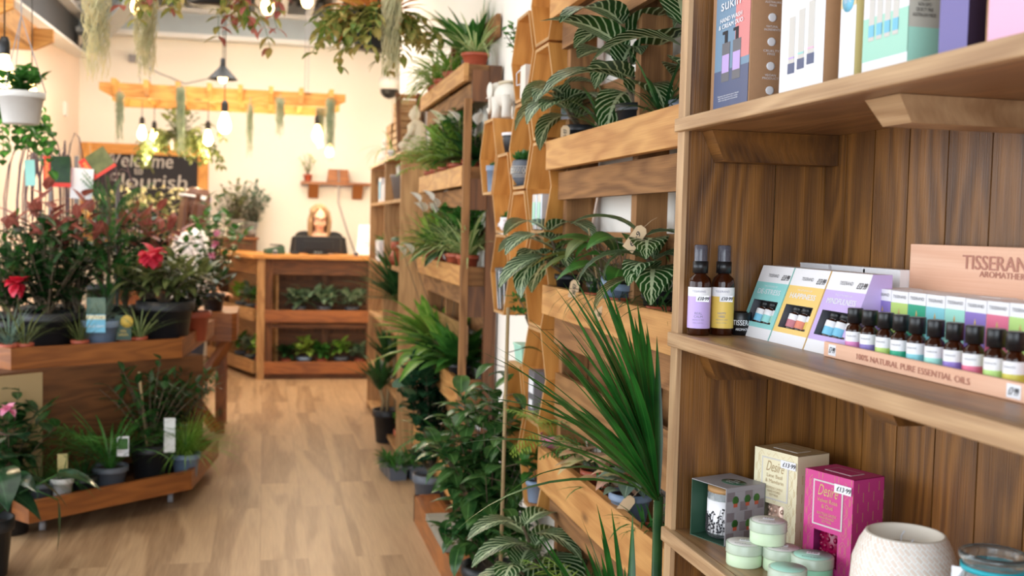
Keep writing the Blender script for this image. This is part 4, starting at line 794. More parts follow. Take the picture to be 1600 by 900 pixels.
t = thing('display_stand', 'two-tier six-sided wooden display stand on castors crowded with plants', 'display stand', (0, 0, 0))
tier(t, UP, .665, .76); tier(t, LOW, .08, .17)
cx, cy = sum(p_[0] for p_ in LOW)/6, sum(p_[1] for p_ in LOW)/6
ang = math.atan2(B2.y-A2.y, B2.x-A2.x)
mt = Matrix.Translation((cx+.05, cy, 0)) @ Matrix.Rotation(ang, 4, 'Z')
MB().box((-.17, .05, .42), (1.16, .62, .49), 0, mt).build('core_box', 'wood_dark', t)  # dark wood carries the shade beneath the upper tier in its colour
MB().box((-.60, -.267, .42), (.27, .012, .47), 0, mt).build('chipboard_panel', 'p_goldbox', t)
for i in range(6):
    q = V((LOW[i][0]-cx, LOW[i][1]-cy, 0))*.8+V((cx, cy, 0)); MB().tube([(q.x, q.y, .025), (q.x, q.y, .095)], .012, 8).lathe([(0, -.012), (.024, -.012), (.024, .012), (0, .012)], 12, 0, T((q.x, q.y, .025), 0, PI/2)).build('castor', 'p_grey', t)
# rear stand with deep apron and splayed bracing
R0, R1 = PY(335, 497, 6.95), PY(370, 492, 6.95)
t = thing('rear_display_table', 'wooden display table with angled braces behind the six-sided stand', 'table', (0, 0, 0))
MB().prism([(-2.2, 6.95), (R1.x-.04, 6.95), (R1.x, 7.05), (R1.x, 7.9), (-2.2, 7.9)] if False else [(-1.25, 6.95), (R1.x-.03, 6.95), (R1.x, 7.0), (R1.x, 7.55), (-1.25, 7.55)], .60, .775).build('apron', 'wood_stand', t)
for x0_, x1_ in ((R1.x-.05, R1.x-.42), (R1.x-.50, R1.x-.12), (-1.2, -.9)):
    MB().tube([(x0_, 7.0, .60), (x1_, 7.0, .04)], .035, 4).build('brace', 'wood_stand', t)
for x_ in (R1.x-.10, -1.17):
    for y_ in (7.1, 7.45): MB().bx((x_-.03, y_-.03, 0), (x_+.03, y_+.03, .6)).build('leg', 'wood_stand', t)
# ================================================================ PLANTS: generators
R_ = random.Random(5)
U = R_.uniform
def dirv(az, el): return V((math.cos(az)*math.cos(el), math.sin(az)*math.cos(el), math.sin(el)))
def rosette(mb, o, n, L, W, e0, e1, droop, shape='strap', nseg=6, m=0, r=.01, fold=.25, az=None):
    for i in range(n):
        a = (az[0]+(az[1]-az[0])*U(0, 1)) if az else 2*PI*(i+U(-.4, .4))/n*1.0+i*2.4
        e = e0+(e1-e0)*U(0, 1); mb.leaf(V(o)+V((r*math.cos(a), r*math.sin(a), 0)), dirv(a, e), L*U(.75, 1.1), W*U(.8, 1.1), droop*U(.5, 1.4), fold, nseg, shape, m)
def bush(mb, st, o, rx, rz, ns, nl, L, W, droop=.5, shape='ovate', m=0, lean=(0, 0), z0=.15, tip=None, nseg=4, ry=None, sr=.003):
    o = V(o); ry = ry or rx
    for i in range(ns):
        a = 2.4*i+U(-.3, .3); q = math.sqrt((i+.5)/ns); h = rz*(1-.35*q*q)*U(.8, 1.05)
        end = o+V((rx*q*math.cos(a)+lean[0], ry*q*math.sin(a)+lean[1], h)); mid = o*.5+end*.5+V((0, 0, h*.10))-V((rx*q*math.cos(a), ry*q*math.sin(a), 0))*.12
        P_ = lambda t: o*(1-t)**2+mid*2*t*(1-t)+end*t*t
        st.tube([P_(0), P_(.35), P_(.7), P_(1)], [sr, sr*.8, sr*.6, sr*.3], 4)
        for j in range(nl):
            t = z0+(1-z0)*(j+.6)/nl; p = P_(t); aa = j*2.4+i; e = U(-.1, .7); top = j >= nl-3
            d = dirv(aa, e if not top else U(.4, 1.1)); mb.leaf(p, d, L*U(.7, 1.1), W*U(.8, 1.15), droop*U(.5, 1.3), .22, nseg, shape, (tip if (top and tip is not None) else m))
def fronds(mb, o, n, L, pl, pw, e0, e1, droop, np_=14, m=0, r=.01, az=None, plume=False):
    for i in range(n):
        a = (az[0]+(az[1]-az[0])*U(0, 1)) if az else i*2.4+U(-.3, .3); e = e0+(e1-e0)*U(0, 1); d = dirv(a, e); side = d.cross(V((0, 0, 1))).normalized(); p = V(o)+V((r*math.cos(a), r*math.sin(a), 0)); l = L*U(.75, 1.1); dr = droop*U(.6, 1.3); pts = [p.copy()]
        for j in range(np_):
            d = Matrix.Rotation(-dr/np_, 3, side) @ d; p = p+d*(l/np_); pts.append(p.copy()); t = (j+1)/np_; s_ = pl*math.sin(PI*(.12+.85*t))**.7
            for sg in (-1, 1):
                if j > 1: mb.leaf(p, (d*.55+side*sg+V((0, 0, U(-.15, .15)))), s_*U(.85, 1.1), pw, .3, 0, 2, 'oval', m)
                if plume and j > 1: mb.leaf(p, (d*.6+side*sg*.4+V((0, 0, sg*.6))), s_*.8, pw, .2, 0, 2, 'oval', m)
        mb.tube(pts[::3]+[pts[-1]], .0012, 3, m)
def zebra(mb, st, o, h, L, n=4, lean=(0, 0), droop=1.0, rz=0, m=0):
    L *= 1.5
    o = V(o); top = o+V((lean[0], lean[1], h)); st.tube([o, (o+top)/2+V((lean[0]*.1, 0, 0)), top], [.006, .005, .004], 6)
    for k_ in range(n):
        t = .35+.65*k_/(n-1); p = o+(top-o)*t; s_ = L*(1-.25*t)*U(.9, 1.1)
        for sg in (0, PI): a = rz+k_*PI/2+sg+U(-.2, .2); mb.leaf(p+dirv(a, .6)*.01, dirv(a, .25+.5*t+U(-.15, .15)), s_*1.05, s_*.52, droop*U(.8, 1.35), .18, 8, 'ovate', m)
def trail(mb, st, o, r, n, l0, l1, L, W, m=0, nl=9, out=.6, alt=None):
    for i in range(n):
        a = i*2.4+U(-.3, .3); p = V(o)+V((r*.5*math.cos(a), r*.5*math.sin(a), 0)); d = dirv(a, U(.2, 1.1)); l = U(l0, l1); pts = [p.copy()]; N = nl
        for j in range(N):
            d = (d+V((0, 0, -.55-.25*j/N))*out+V((U(-.12, .12), U(-.12, .12), 0))).normalized(); p = p+d*(l/N); pts.append(p.copy())
            for sg in (0, 1): aa = a+U(-1.8, 1.8)+PI*sg; mb.leaf(p, (dirv(aa, U(-.3, .5))+d*.4), L*U(.7, 1.15), W*U(.8, 1.1), .6, .2, 3, 'ovate', m if not alt or U(0, 1) < .6 else alt)
        st.tube(pts, .0016, 3)
def moss(mb, o, n, l, sp):
    for i in range(n):
        a = U(0, 2*PI); rr = sp*math.sqrt(U(0, 1)); p = V(o)+V((rr*math.cos(a), rr*math.sin(a), U(-.02, .02))); l_ = l*U(.35, 1); pts = []; ph = U(0, 6)
        for j in range(7): pts.append(p+V((sp*.5*math.sin(ph+j*1.9)*(1-j/9), sp*.5*math.cos(ph*1.3+j*1.6)*(1-j/9), -l_*j/6)))
        mb.tube(pts, .0016, 3, 0, False)
def potmesh(t, r, h, mat, dz=0, saucer=False, soil='soil'):
    MB().lathe([(0, 0), (r*.70, 0), (r*.73, .003), (r*.90, h*.80), (r*.99, h*.80), (r*1.0, h*.82), (r, h), (r*.92, h), (r*.88, h*.88), (0, h*.88)], 24).build('pot', mat, t)
    MB().lathe([(0, h*.90), (r*.9, h*.885)], 18).build('soil', soil, t)
class FX:
    def __init__(s): s.l = [MB()]
    def next(s): s.l.append(MB())
    def leaf(s, *a, **k): s.l[-1].leaf(*a, **k)
    def ell(s, *a, **k): s.l[-1].ell(*a, **k)
def keep_in(mb, loc, rz):
    """foliage that would pass the right-hand wall bends back along it"""
    if rz or loc[1] > 8 : return
    lim = (.93 if loc[1] > 1.8 else .70)-loc[0]
    if loc[0] < .4: return
    r = random.Random(3)
    mb.v = [(x if x < lim else lim+.015*math.tanh((x-lim)*8), y, z) for x, y, z in mb.v]
def plant(label, cat, loc, pot, fn, mats, name='potted_plant', group=None, tagtxt=None, tagat=None, rz=0, tilt=0, stemmat='bark'):
    t = thing(name, label, cat, loc, rz, group, tilt)
    z = 0
    if pot: potmesh(t, *pot); z = pot[1]*.88
    lf, st, ex = MB(), MB(), FX(); fn(lf, st, ex, V((0, 0, z)))
    keep_in(lf, loc, rz); keep_in(st, loc, rz); [keep_in(e_, loc, rz) for e_ in ex.l]
    if lf.f: lf.build('foliage', mats[:1] if len(mats) < 3 else [mats[0]]+mats[2:], t)
    if st.f: st.build('stem', stemmat, t)
    for e_ in ex.l:
        if e_.f: e_.build('flower', mats[1], t)
    if tagtxt is not None: ptag(t, tagat, tagtxt)
    return t
def ptag(t, at, txt, rz=-.55, ry=0, w=.026, h=.048, mat='tag_card'):
    """card tag with handwriting, given in the thing's own frame, facing the aisle and the camera"""
    b = MB(); mt = T(at, 0, 0, rz-PI/4*0) @ T((0, 0, 0), 0, ry); pts = [(-w/2, -h/2), (w/2, -h/2), (w/2, h/2-.008), (w/2-.007, h/2), (-w/2+.007, h/2), (-w/2, h/2-.008)]
    b.prism(pts, -.0004, .0004, 0, mt @ T((0, 0, 0), PI/2))
    text(b, txt, mt @ FR(0, 0, -.0008) @ Matrix.Rotation(PI/2, 4, 'Y'), h*.55, w*.4, 1, .2, .0003)
    b.tube([mt @ V((0, 0, h/2-.004)), mt @ V((.004, .01, h/2+.02)), mt @ V((.006, .03, h/2+.03))], .0005, 3, 0)
    o = b.build('price_tag', [mat, 'ink'], t); return o
def stick(t, at, h=.06, w=.013, mat='white_plastic', tilt=.15):
    b = MB().box((at[0], at[1], at[2]+h/2), (w, .0008, h)); o = b.build('plant_label', mat, t); return o
def picture_label(t, at, w, h, c1, c2, rz=-.4, ry=0, txt=None):
    b = MB(); mt = T(at, 0, ry, rz); b.box((0, 0, 0), (w, .001, h), 0, mt); b.box((0, -.0009, h*.12), (w*.86, .0006, h*.55), 1, mt)
    if txt: text(b, txt, mt @ FR(0, -h*.36, -.0012), w*.7, h*.12, 2)
    return b.build('care_label', [c1, c2, 'ink'], t)
PC = 'plant'
# ================================================================ UNIT NEXT TO THE SHELF
def uy(px, py=150, X=.88): return PX(px, py, X).y
z2, z3, z4, z5 = 1.605-.0425+.001, 1.185-.0425+.001, .705-.06+.001, .28-.06+.001
XP = .886
ZB = 'zebra plants in the pallet troughs'
def mkzeb(h, L, n, lean, droop=1.0, rz=0, extra=None):
    def fn(lf, st, ex, o):
        zebra(lf, st, o, h, L, n, lean, droop, rz)
        if extra: zebra(lf, st, o+V((0, 0, 0)), *extra)
    return fn
t = plant('striped zebra plant in dark pot at the far end of the second trough, drooping', PC, (XP, uy(905, 180), z2), (.047, .085, 'pot_black'), mkzeb(.12, .15, 4, (-.05, .05), 1.4, .8, (.07, .14, 3, (-.06, -.02), 1.6, 2.2)), ['leaf_zebra'], 'zebra_plant', ZB)
ptag(t, (-.060, -.05, .055), '£6·99'); picture_label(t, (-.035, .03, .13), .04, .05, 'p_dgrey', 'leaf_dark', -.9)
plant('largest striped zebra plant in black pot, close to the shelf unit at the top', PC, (XP-.01, uy(1000, 160), z2), (.056, .090, 'pot_black'), mkzeb(.20, .19, 5, (-.03, .03), 1.0, .4, (.10, .16, 3, (-.03, .05), 1.4, 1.7)), ['leaf_zebra'], 'zebra_plant', ZB)
plant('glossy striped plant standing at the back of the second trough beside the shelf panel', PC, (.905, uy(1058, 140), z2), (.042, .075, 'pot_grey'), mkzeb(.22, .15, 4, (-.01, .02), 1.0, 1.2), ['leaf_zebra'], 'zebra_plant', ZB)
for px, lb, e in ((952, 'thin-leaved spiky plant in small terracotta pot between the two upper zebra plants', .2), (1043, 'thin-leaved spiky plant in small pot at the near end of the second trough', .3)):
    plant(lb, PC, (XP-.02, uy(px, 185), z2), (.030, .05, 'terracotta'), lambda lf, st, ex, o: rosette(lf, o, 30, .17, .009, .5, 1.4, .9, 'strap', 6, r=.008), ['leaf_drac_dark'], 'spiky_plant', 'small spiky plants in terracotta pots')
plant('striped zebra plant hanging over the far end of the middle trough', PC, (XP-.01, uy(893, 400), z3), (.045, .075, 'pot_black'), mkzeb(.13, .17, 4, (-.055, .05), 1.5, .6, (.06, .15, 3, (-.08, .01), 1.8, 2.0)), ['leaf_zebra'], 'zebra_plant', ZB)
t = plant('striped zebra plant against the shelf panel in the middle trough', PC, (XP-.02, uy(1040, 420), z3), (.040, .07, 'pot_black'), mkzeb(.13, .15, 4, (-.04, .0), 1.6, 1.1, (.08, .13, 3, (-.03, -.02), 1.9, 2.6)), ['leaf_zebra'], 'zebra_plant', ZB); ptag(t, (-.07, -.03, .19), '6·99', -.6, .6, .028, .062)
def antf(lf, st, ex, o):
    for i in range(16):
        a = i*2.4; l = U(.07, .15); e = U(.5, 1.3); p = o+dirv(a, e)*l; st.tube([o, o+dirv(a, e+.15)*l*.5, p], .0016, 4); lf.leaf(p, dirv(a, U(-.1, .5)), U(.08, .12), U(.05, .07), U(.6, 1.2), .2, 6, 'heart')
t = plant('broad green arrow-leaved plant with wooden stake in the middle trough', PC, (XP-.02, uy(950, 400), z3), (.042, .07, 'pot_black'), antf, ['leaf_anthurium'], 'arrow_leaf_plant', None); MB().tube([(-.02, -.04, .05), (-.035, .02, .21)], .0022, 5).build('stake', 'cane', t); ptag(t, (-.07, .02, .05), '£8·99', -.55, .15)
t = plant('dark green plant in tilted blue-grey pot in the middle trough', PC, (XP-.035, uy(985, 420), z3+.006), (.050, .085, 'pot_blue'), antf, ['leaf_mid'], 'arrow_leaf_plant', None, rz=0, tilt=.25); ptag(t, (-.05, -.03, .01), '£8·99', -.5, .8)
for px, pm, lb in ((930, 'terracotta', 'wispy spider plant in small terracotta pot beneath the arrow-leaved plant'), (966, 'terracotta', 'wispy spider plant in small terracotta pot left of the tilted pot'), (1030, 'terracotta', 'wispy spider plant in small terracotta pot right of the tilted pot')):
    plant(lb, PC, (XP-.052, uy(px, 440, XP-.052), z3), (.027, .045, pm), lambda lf, st, ex, o: rosette(lf, o, 22, .16, .006, .2, 1.3, 1.5, 'strap', 6, r=.006), ['leaf_drac_dark'], 'spider_plant', 'wispy plants in the middle trough')
# lower trough
t = plant('lime green asparagus fern at the far end of the low trough', PC, (XP-.03, uy(880, 640), z4), (.045, .09, 'pot_pink'), lambda lf, st, ex, o: fronds(lf, o, 16, .20, .045, .006, .2, 1.2, 1.2, 14), ['leaf_lime'], 'fern', None)
plant('dark feathery fern under the rough board in the low trough', PC, (XP+.01, uy(930, 640), z4), (.045, .08, 'pot_black'), lambda lf, st, ex, o: fronds(lf, o, 18, .19, .05, .005, .3, 1.3, 1.2, 14), ['leaf_asp'], 'fern', None)
def pinkf(lf, st, ex, o):
    for i in range(18): a = i*2.4; l = U(.04, .10); e = U(.4, 1.3); p = o+dirv(a, e)*l; st.tube([o, p], .0014, 3); lf.leaf(p, dirv(a, U(0, .6)), U(.065, .095), U(.05, .065), U(.5, 1.1), .15, 6, 'heart')
plant('pink-leaved syngonium in the middle of the low trough', PC, (XP-.02, uy(940, 700), z4), (.042, .07, 'terracotta'), pinkf, ['leaf_pink'], 'pink_foliage_plant')
plant('pink and cream-leaved syngonium beside the tall dracaena in the low trough', PC, (XP-.01, uy(985, 700), z4), (.040, .07, 'terracotta'), pinkf, ['leaf_pink'], 'pink_foliage_plant')
def greyf(lf, st, ex, o):
    for i in range(16): a = i*2.4; l = U(.03, .07); p = o+dirv(a, U(.3, 1.2))*l; lf.leaf(p, dirv(a, U(-.1, .5)), .055, .045, .7, .2, 5, 'heart')
t = plant('grey-leaved plant in a blue-grey pot at the near end of the low trough', PC, (XP-.03, uy(985, 770, XP-.03), z4), (.052, .085, 'pot_blue'), greyf, ['leaf_blue'], 'fittonia_plant'); ptag(t, (-.03, -.06, .07), '', -.5, .6)
for px, lb in ((935, 'small terracotta potted seedling under the pink leaves'), (1008, 'small terracotta potted seedling right of the blue-grey pot'), (1024, 'small terracotta potted seedling next to the dracaena cane')):
    plant(lb, PC, (XP-.045, uy(px, 800 if px > 950 else 740, XP-.045), z4), (.026, .045, 'terracotta'), lambda lf, st, ex, o: rosette(lf, o, 16, .10, .008, .2, 1.3, 1.2, 'strap', 5), ['leaf_asp'], 'seedling', 'small seedlings in terracotta pots')
# lowest trough
plant('pale striped zebra plant low down in the bottom trough', PC, (.83, uy(868, 800, .83), z5), (.05, .09, 'pot_black'), mkzeb(.20, .17, 5, (-.10, -.02), 1.2, .5, (.10, .15, 3, (-.13, -.10), 1.4, 1.2)), ['leaf_zebra'], 'zebra_plant', ZB)
plant('bright feathery fern low down beneath the orange board', PC, (.85, uy(930, 850, .85), z5), (.05, .09, 'pot_black'), lambda lf, st, ex, o: fronds(lf, o, 22, .30, .06, .006, .4, 1.3, 1.1, 16), ['leaf_lime'], 'fern', None)
plant('dark feathery fern low down beside the ficus', PC, (.84, 3.0, z5), (.05, .09, 'pot_black'), lambda lf, st, ex, o: fronds(lf, o, 20, .26, .05, .006, .4, 1.3, 1.1, 14), ['leaf_mid'], 'fern', None)
# foreground cane dracaena
c = PX(1029, 775, .70)
def cane(lf, st, ex, o):
    top = V((0, 0, c.z)); st.tube([o, V((.004, .0, c.z*.5)), top], [.011, .0105, .009], 10)
    rosette(lf, top-V((0, 0, .01)), 32, .42, .024, .6, 1.5, .45, 'strap', 9, r=.006, az=(PI*.42, PI*1.22)); rosette(lf, top, 14, .38, .022, .9, 1.5, .4, 'strap', 9, r=.006, az=(PI*.4, PI*1.1))
    for (a, e, l, dr) in ((2.35, .55, .42, 1.5), (2.9, .45, .40, 1.2), (2.55, .9, .44, 1.0), (2.0, .8, .42, .9), (3.1, .75, .40, .9)): lf.leaf(top, dirv(a, e), l, .022, dr, .25, 10, 'strap')
    o2 = V((-.05, -.02, c.z-.38)); st.tube([o, o2], .010, 8); rosette(lf, o2, 22, .34, .022, .6, 1.5, .4, 'strap', 8, r=.006, az=(PI*.4, PI*1.1))
plant('tall cane dracaena with long glossy sword leaves fanning beside the shelf unit', PC, (.70, c.y, 0), (.085, .17, 'pot_black'), cane, ['leaf_drac'], 'dracaena', stemmat='leaf_drac_dark')
# ficus and companions
def ficus(lf, st, ex, o):
    st.tube([o, o+V((.01, 0, .3)), o+V((0, .02, .62))], [.009, .007, .004], 6)
    bush(lf, st, o+V((0, 0, .02)), .25, .68, 30, 13, .125, .055, 1.2, lean=(-.03, -.03), z0=.28, m=0, nseg=6)
    bush(lf, st, o+V((0, 0, .0)), .20, .22, 14, 7, .12, .05, 1.2, z0=.45, nseg=6)
plant('bushy weeping fig with glossy pointed leaves spilling over the stone slab', PC, (.785, 3.68, .0), (.10, .17, 'pot_black'), ficus, ['leaf_ficus'], 'weeping_fig')
def climb(lf, st, ex, o):
    for i in range(14): a = i*2.4; z = .25+.045*i; p = o+V((.0, 0, z)); q = p+dirv(a, .3)*.05; st.tube([p, q], .0015, 3); lf.leaf(q, dirv(a, U(-.2, .4)), U(.07, .10), .045, .9, .2, 6, 'ovate')
c2 = PX(788, 640, .74)
t = plant('thin young tree tied to a tall cane in front of the white wall', PC, (.74, c2.y, 0), (.07, .14, 'pot_black'), climb, ['leaf_ficus'], 'staked_sapling'); MB().tube([(0, 0, .1), (.004, 0, PX(785, 478, .74).z)], .006, 6).build('stake', 'cane', t)
# slab on crate
q = PZ(645, 773, .12); t = thing('wooden_crate', 'low orange wooden crate lying on the floor under the slab', 'crate', (0, 0, 0))
a_, b_ = PZ(647, 773, .12), PZ(682, 875, .12); MB().bx((a_.x-.0, b_.y-.15, .0), (a_.x+.022, a_.y, .12)).bx((a_.x, a_.y-.022, 0), (.80, a_.y, .12)).bx((a_.x+.022, b_.y-.15, .095), (.795, a_.y-.022, .115)).bx((.775, b_.y-.15, 0), (.797, a_.y-.022, .12)).build('frame', 'wood_stand', t)
s0, s1 = PZ(665, 802, .15), PZ(690, 850, .15)
o = MB().bx((s0.x+.0, s1.y-.02, .1215), (.79, s0.y, .150)).build('paving_slab', 'cement', None, bevel=.003); tag(o, 'grey concrete slab resting on the low wooden crate', 'slab')
# floor plants further along
def twohead(lf, st, ex, o):
    for dx, dy, h in ((.0, .0, PX(604, 560, .743).z-.03), (-.035, .02, PX(604, 600, .743).z-.05), (.055, .0, PX(617, 468, .79).z-.02)):
        e = o+V((dx*1.3, dy, h-o.z)); st.tube([o+V((dx, dy, 0)), (o+e)/2+V((.005, .006, 0)), e], [.011, .012, .010], 7); big = dx > .03
        rosette(lf, e, 130 if big else 50, .43 if big else .25, .032, .35 if big else .9, 1.5, .55, 'strap', 6, r=.01)
cc = PZ(604, 690, 0)
plant('two-caned dracaena in black pot at the foot of the bookcase', PC, (cc.x, cc.y-.0, 0), (.092, .205, 'pot_black'), twohead, ['leaf_drac_dark'], 'dracaena', stemmat='cane')
cc = PX(671, 775, .775)
def roundleaf(lf, st, ex, o):
    st.tube([o, o+V((.01, 0, .12)), o+V((-.012, .01, .22)), o+V((.01, 0, .34)), o+V((0, 0, .50))], [.016, .018, .016, .012, .006], 8)
    bush(lf, st, o+V((0, 0, .12)), .17, .52, 22, 10, .095, .085, .5, 'heart', z0=.25, nseg=5)
    bush(lf, st, o+V((0, 0, .02)), .13, .16, 8, 4, .085, .075, .5, 'heart', z0=.25, nseg=5)
plant('twisted-stem tree with large round dark leaves in grey pot', PC, (cc.x, cc.y, 0), (.082, .185, 'pot_grey'), roundleaf, ['leaf_round'], 'round_leaf_tree')
cc = PZ(628, 745, 0); t = thing('plug_tray', 'grey plastic tray of low green plug plants on the floor', 'plant tray', (cc.x+.01, cc.y+.06, 0), .1)
b = MB()
for i in range(2):
    for j in range(3): b.box((-.055+.11*i, -.10+.10*j, .03), (.085, .082, .06), taper=1.12)
b.bx((-.105, -.15, .058), (.105, .15, .068)); b.build('tray', 'pot_grey', t)
lf = MB()
for i in range(2):
    for j in range(3): rosette(lf, (-.055+.11*i, -.10+.10*j, .065), 46, .075, .016, .1, 1.4, .6, 'ovate', 3, r=.03)
lf.build('foliage', 'leaf_mid', t)
plant('trailing mossy green plant in terracotta pot on the floor behind the plug tray', PC, (cc.x+.10, cc.y+.55, 0), (.085, .15, 'terracotta'), lambda lf, st, ex, o: bush(lf, st, o, .12, .14, 12, 8, .05, .035), ['leaf_mid'], 'leafy_plant')
# ================================================================ FAR PALLET UNIT
zu = [2.03-.0375+.001, z2, z3, z4, z5]
def fy(px, py, X=.87): return PX(px, py, X).y
t = plant('peace lily with broad upright leaves on top of the far pallet planter', PC, (XP+.02, 4.85, zu[0]), (.055, .10, 'pot_black'), lambda lf, st, ex, o: (rosette(lf, o, 26, .34, .075, .7, 1.45, .7, 'ovate', 6, r=.02), [ex.next() or ex.leaf(o+V((U(-.1, .1), U(-.05, .05), .32)), dirv(U(0, 6), 1.2), .07, .04, .2, .5, 4) for _ in range(3)]), ['leaf_mid', 'petal_white'], 'peace_lily', 'peace lilies in the far planter')
plant('cream-striped spider plant in terracotta pot at the near end on top of the far planter', PC, (XP-.02, 4.60, zu[0]+.036), (.062, .055, 'terracotta'), lambda lf, st, ex, o: rosette(lf, o, 46, .26, .013, .5, 1.45, 1.3, 'strap', 7, r=.015), ['leaf_spider'], 'spider_plant', 'spider plants in the far planter')
for y_, lb in ((5.10, 'spider plant on top of the far planter, beside the peace lily'), (5.38, 'spider plant on top of the far planter, third from its near end'), (5.63, 'spider plant at the far end on top of the far planter')):
    plant(lb, PC, (XP-.03, y_, zu[0]), (.05, .08, 'terracotta'), lambda lf, st, ex, o: rosette(lf, o, 60, .26, .016, .2, 1.45, 1.4, 'strap', 6, r=.015), ['leaf_spider' if y_ > 5.5 else 'leaf_bright'], 'spider_plant', 'spider plants in the far planter')
def lily(n=24, L=.22, W=.06, nf=5, fh=.26):
    def fn(lf, st, ex, o):
        rosette(lf, o, int(n*1.5), L, W, .2, 1.4, .8, 'ovate', 6, r=.02)
        for i in range(nf): a = i*2.4; p = o+dirv(a, 1.15)*fh*U(.8, 1.1); st.tube([o, p], .0018, 4); ex.next(); ex.leaf(p, dirv(a, .9), .07, .05, .3, .7, 5, 'ovate')
    return fn
plant('white-flowered kalanchoe in the second trough of the far planter', PC, (XP-.01, 5.05, zu[1]), (.05, .08, 'terracotta'), lily(26, .17, .07, 16, .22), ['leaf_mid', 'petal_cream'], 'flowering_plant')
plant('dark leafy plant with white flowers near the end post of the far planter', PC, (XP, 4.72, zu[1]), (.05, .08, 'terracotta'), lily(22, .17, .06, 4, .2), ['leaf_dark', 'petal_white'], 'flowering_plant')
for k_, (y_, lb) in enumerate(((4.86, 'lime fern in the second trough, nearest the end post'), (5.2, 'lime fern in the second trough, behind a blank tag'), (5.45, 'lime fern in the second trough, middle of the row'), (5.66, 'lime fern at the far end of the second trough'))):
    plant(lb, PC, (XP-.035, y_, zu[1]), (.045, .07, 'terracotta'), lambda lf, st, ex, o: fronds(lf, o, 40, .24, .055, .014, .7, 1.5, 1.2, 10), ['leaf_lime'], 'fern', 'ferns in the far planter')
plant('peace lily with large white flowers in the third trough of the far planter', PC, (XP-.02, 5.42, zu[2]), (.05, .08, 'terracotta'), lily(26, .21, .06, 10, .27), ['leaf_mid', 'petal_white'], 'peace_lily', 'peace lilies in the far planter')
plant('dark-leaved anthurium with white blooms in the third trough', PC, (XP, 5.12, zu[2]), (.05, .08, 'terracotta'), lily(18, .20, .09, 5, .27), ['leaf_dark', 'petal_white'], 'anthurium')
for y_, lb, mt_ in ((4.62, 'cream-striped spider plant in pink pot beside the end post, third trough', 'leaf_spider'), (4.88, 'cream-striped spider plant in terracotta pot inside the end post, third trough', 'leaf_spider'), (5.3, 'bright green spider plant in the third trough', 'leaf_bright'), (5.60, 'bright green grassy plant at the far end of the third trough', 'leaf_lime')):
    plant(lb, PC, (XP-.03, y_, zu[2]), (.05, .085, 'terracotta'), lambda lf, st, ex, o: rosette(lf, o, 64, .28, .016, .7, 1.5, 1.4, 'strap', 6, r=.015), [mt_], 'spider_plant', 'spider plants in the far planter')
for y_, lb in ((4.75, 'peace lily with glossy leaves just inside the end post of the fourth trough'), (5.1, 'peace lily with white blooms in the fourth trough'), (5.45, 'peace lily towards the far end of the fourth trough')):
    plant(lb, PC, (XP-.03, y_, zu[3]), (.055, .10, 'pot_black'), lily(34, .36 if y_ > 4.9 else .28, .075, 4 if y_ > 4.9 else 1, .50), ['leaf_mid' if y_ < 5 else 'leaf_bright', 'petal_white'], 'peace_lily', 'peace lilies in the far planter')
for y_ in (4.8, 5.25): plant('dark fern in the lowest trough of the far planter, %s' % ('near end' if y_ < 5 else 'middle'), PC, (XP-.03, y_, zu[4]), (.055, .10, 'pot_black'), lambda lf, st, ex, o: fronds(lf, o, 18, .26, .05, .008, .3, 1.3, 1.1, 10), ['leaf_mid'], 'fern', 'ferns in the far planter')
for y_, zz, lb, mt_, rr, hh in ((4.95, zu[1], 'rounded leafy plant in the second trough next to the kalanchoe', 'leaf_mid', .11, .26), (5.32, zu[1], 'bright leafy plant in the second trough, left of the kalanchoe', 'leaf_bright', .11, .24), (5.0, zu[2], 'dark leafy plant in the third trough behind the spider plants', 'leaf_mid', .11, .28), (5.5, zu[2], 'lime leafy plant near the far end of the third trough', 'leaf_lime', .11, .20), (4.70, zu[2], 'leafy plant in the third trough beside the end post', 'leaf_mid', .10, .26)):
    plant(lb, PC, (XP-.01, y_, zz), (.045, .07, 'terracotta'), (lambda rr, hh: lambda lf, st, ex, o: bush(lf, st, o, rr, hh, 16, 8, .085, .045, .6, z0=.2, nseg=4, sr=.002))(rr, hh), [mt_], 'leafy_plant', 'leafy plants in the far planter')
# ================================================================ COUNTER PLANTS
def fitt(rx, h, n=9, L=.10, W=.06): return lambda lf, st, ex, o: bush(lf, st, o, rx, h, n, 5, L, W, .7, z0=.35, nseg=4, sr=.002)
for px, lb, mt_ in ((467, 'silver-veined plant, left of the three in the counter\'s upper planter', 'leaf_fittonia'), (507, 'silver-veined plant, middle of the three in the counter\'s upper planter', 'leaf_fittonia'), (550, 'silver-veined plant, right of the three in the counter\'s upper planter', 'leaf_fittonia')):
    p = PY(px, 478, 9.58); plant(lb, PC, (p.x, 9.585, .513), (.062, .11, 'pot_grey'), fitt(.13, .17, 11, .12, .065), [mt_], 'veined_plant', 'veined plants in the counter')
for px, lb, pm, mt_, r_ in ((447, 'small dark plant in terracotta pot, far left of the lower counter planter', 'terracotta', 'leaf_dark', .05), (475, 'lime-centred leafy plant in blue-grey pot in the lower counter planter', 'pot_blue', 'leaf_lime', .065), (503, 'small green plant in terracotta pot between the two grey pots', 'terracotta', 'leaf_mid', .05), (533, 'yellow-green leafy plant in tilted grey pot in the lower counter planter', 'pot_grey', 'leaf_bright', .065), (563, 'round-leaved plant in terracotta pot at the right end of the lower counter planter', 'terracotta', 'leaf_fittonia', .055)):
    p = PY(px, 560, 9.58); plant(lb, PC, (p.x, 9.585, .068), (r_, .115 if r_ > .06 else .10, pm), fitt(.09, .17 if r_ > .06 else .13, 8, .10, .055), [mt_], 'leafy_plant', 'leafy plants in the counter')
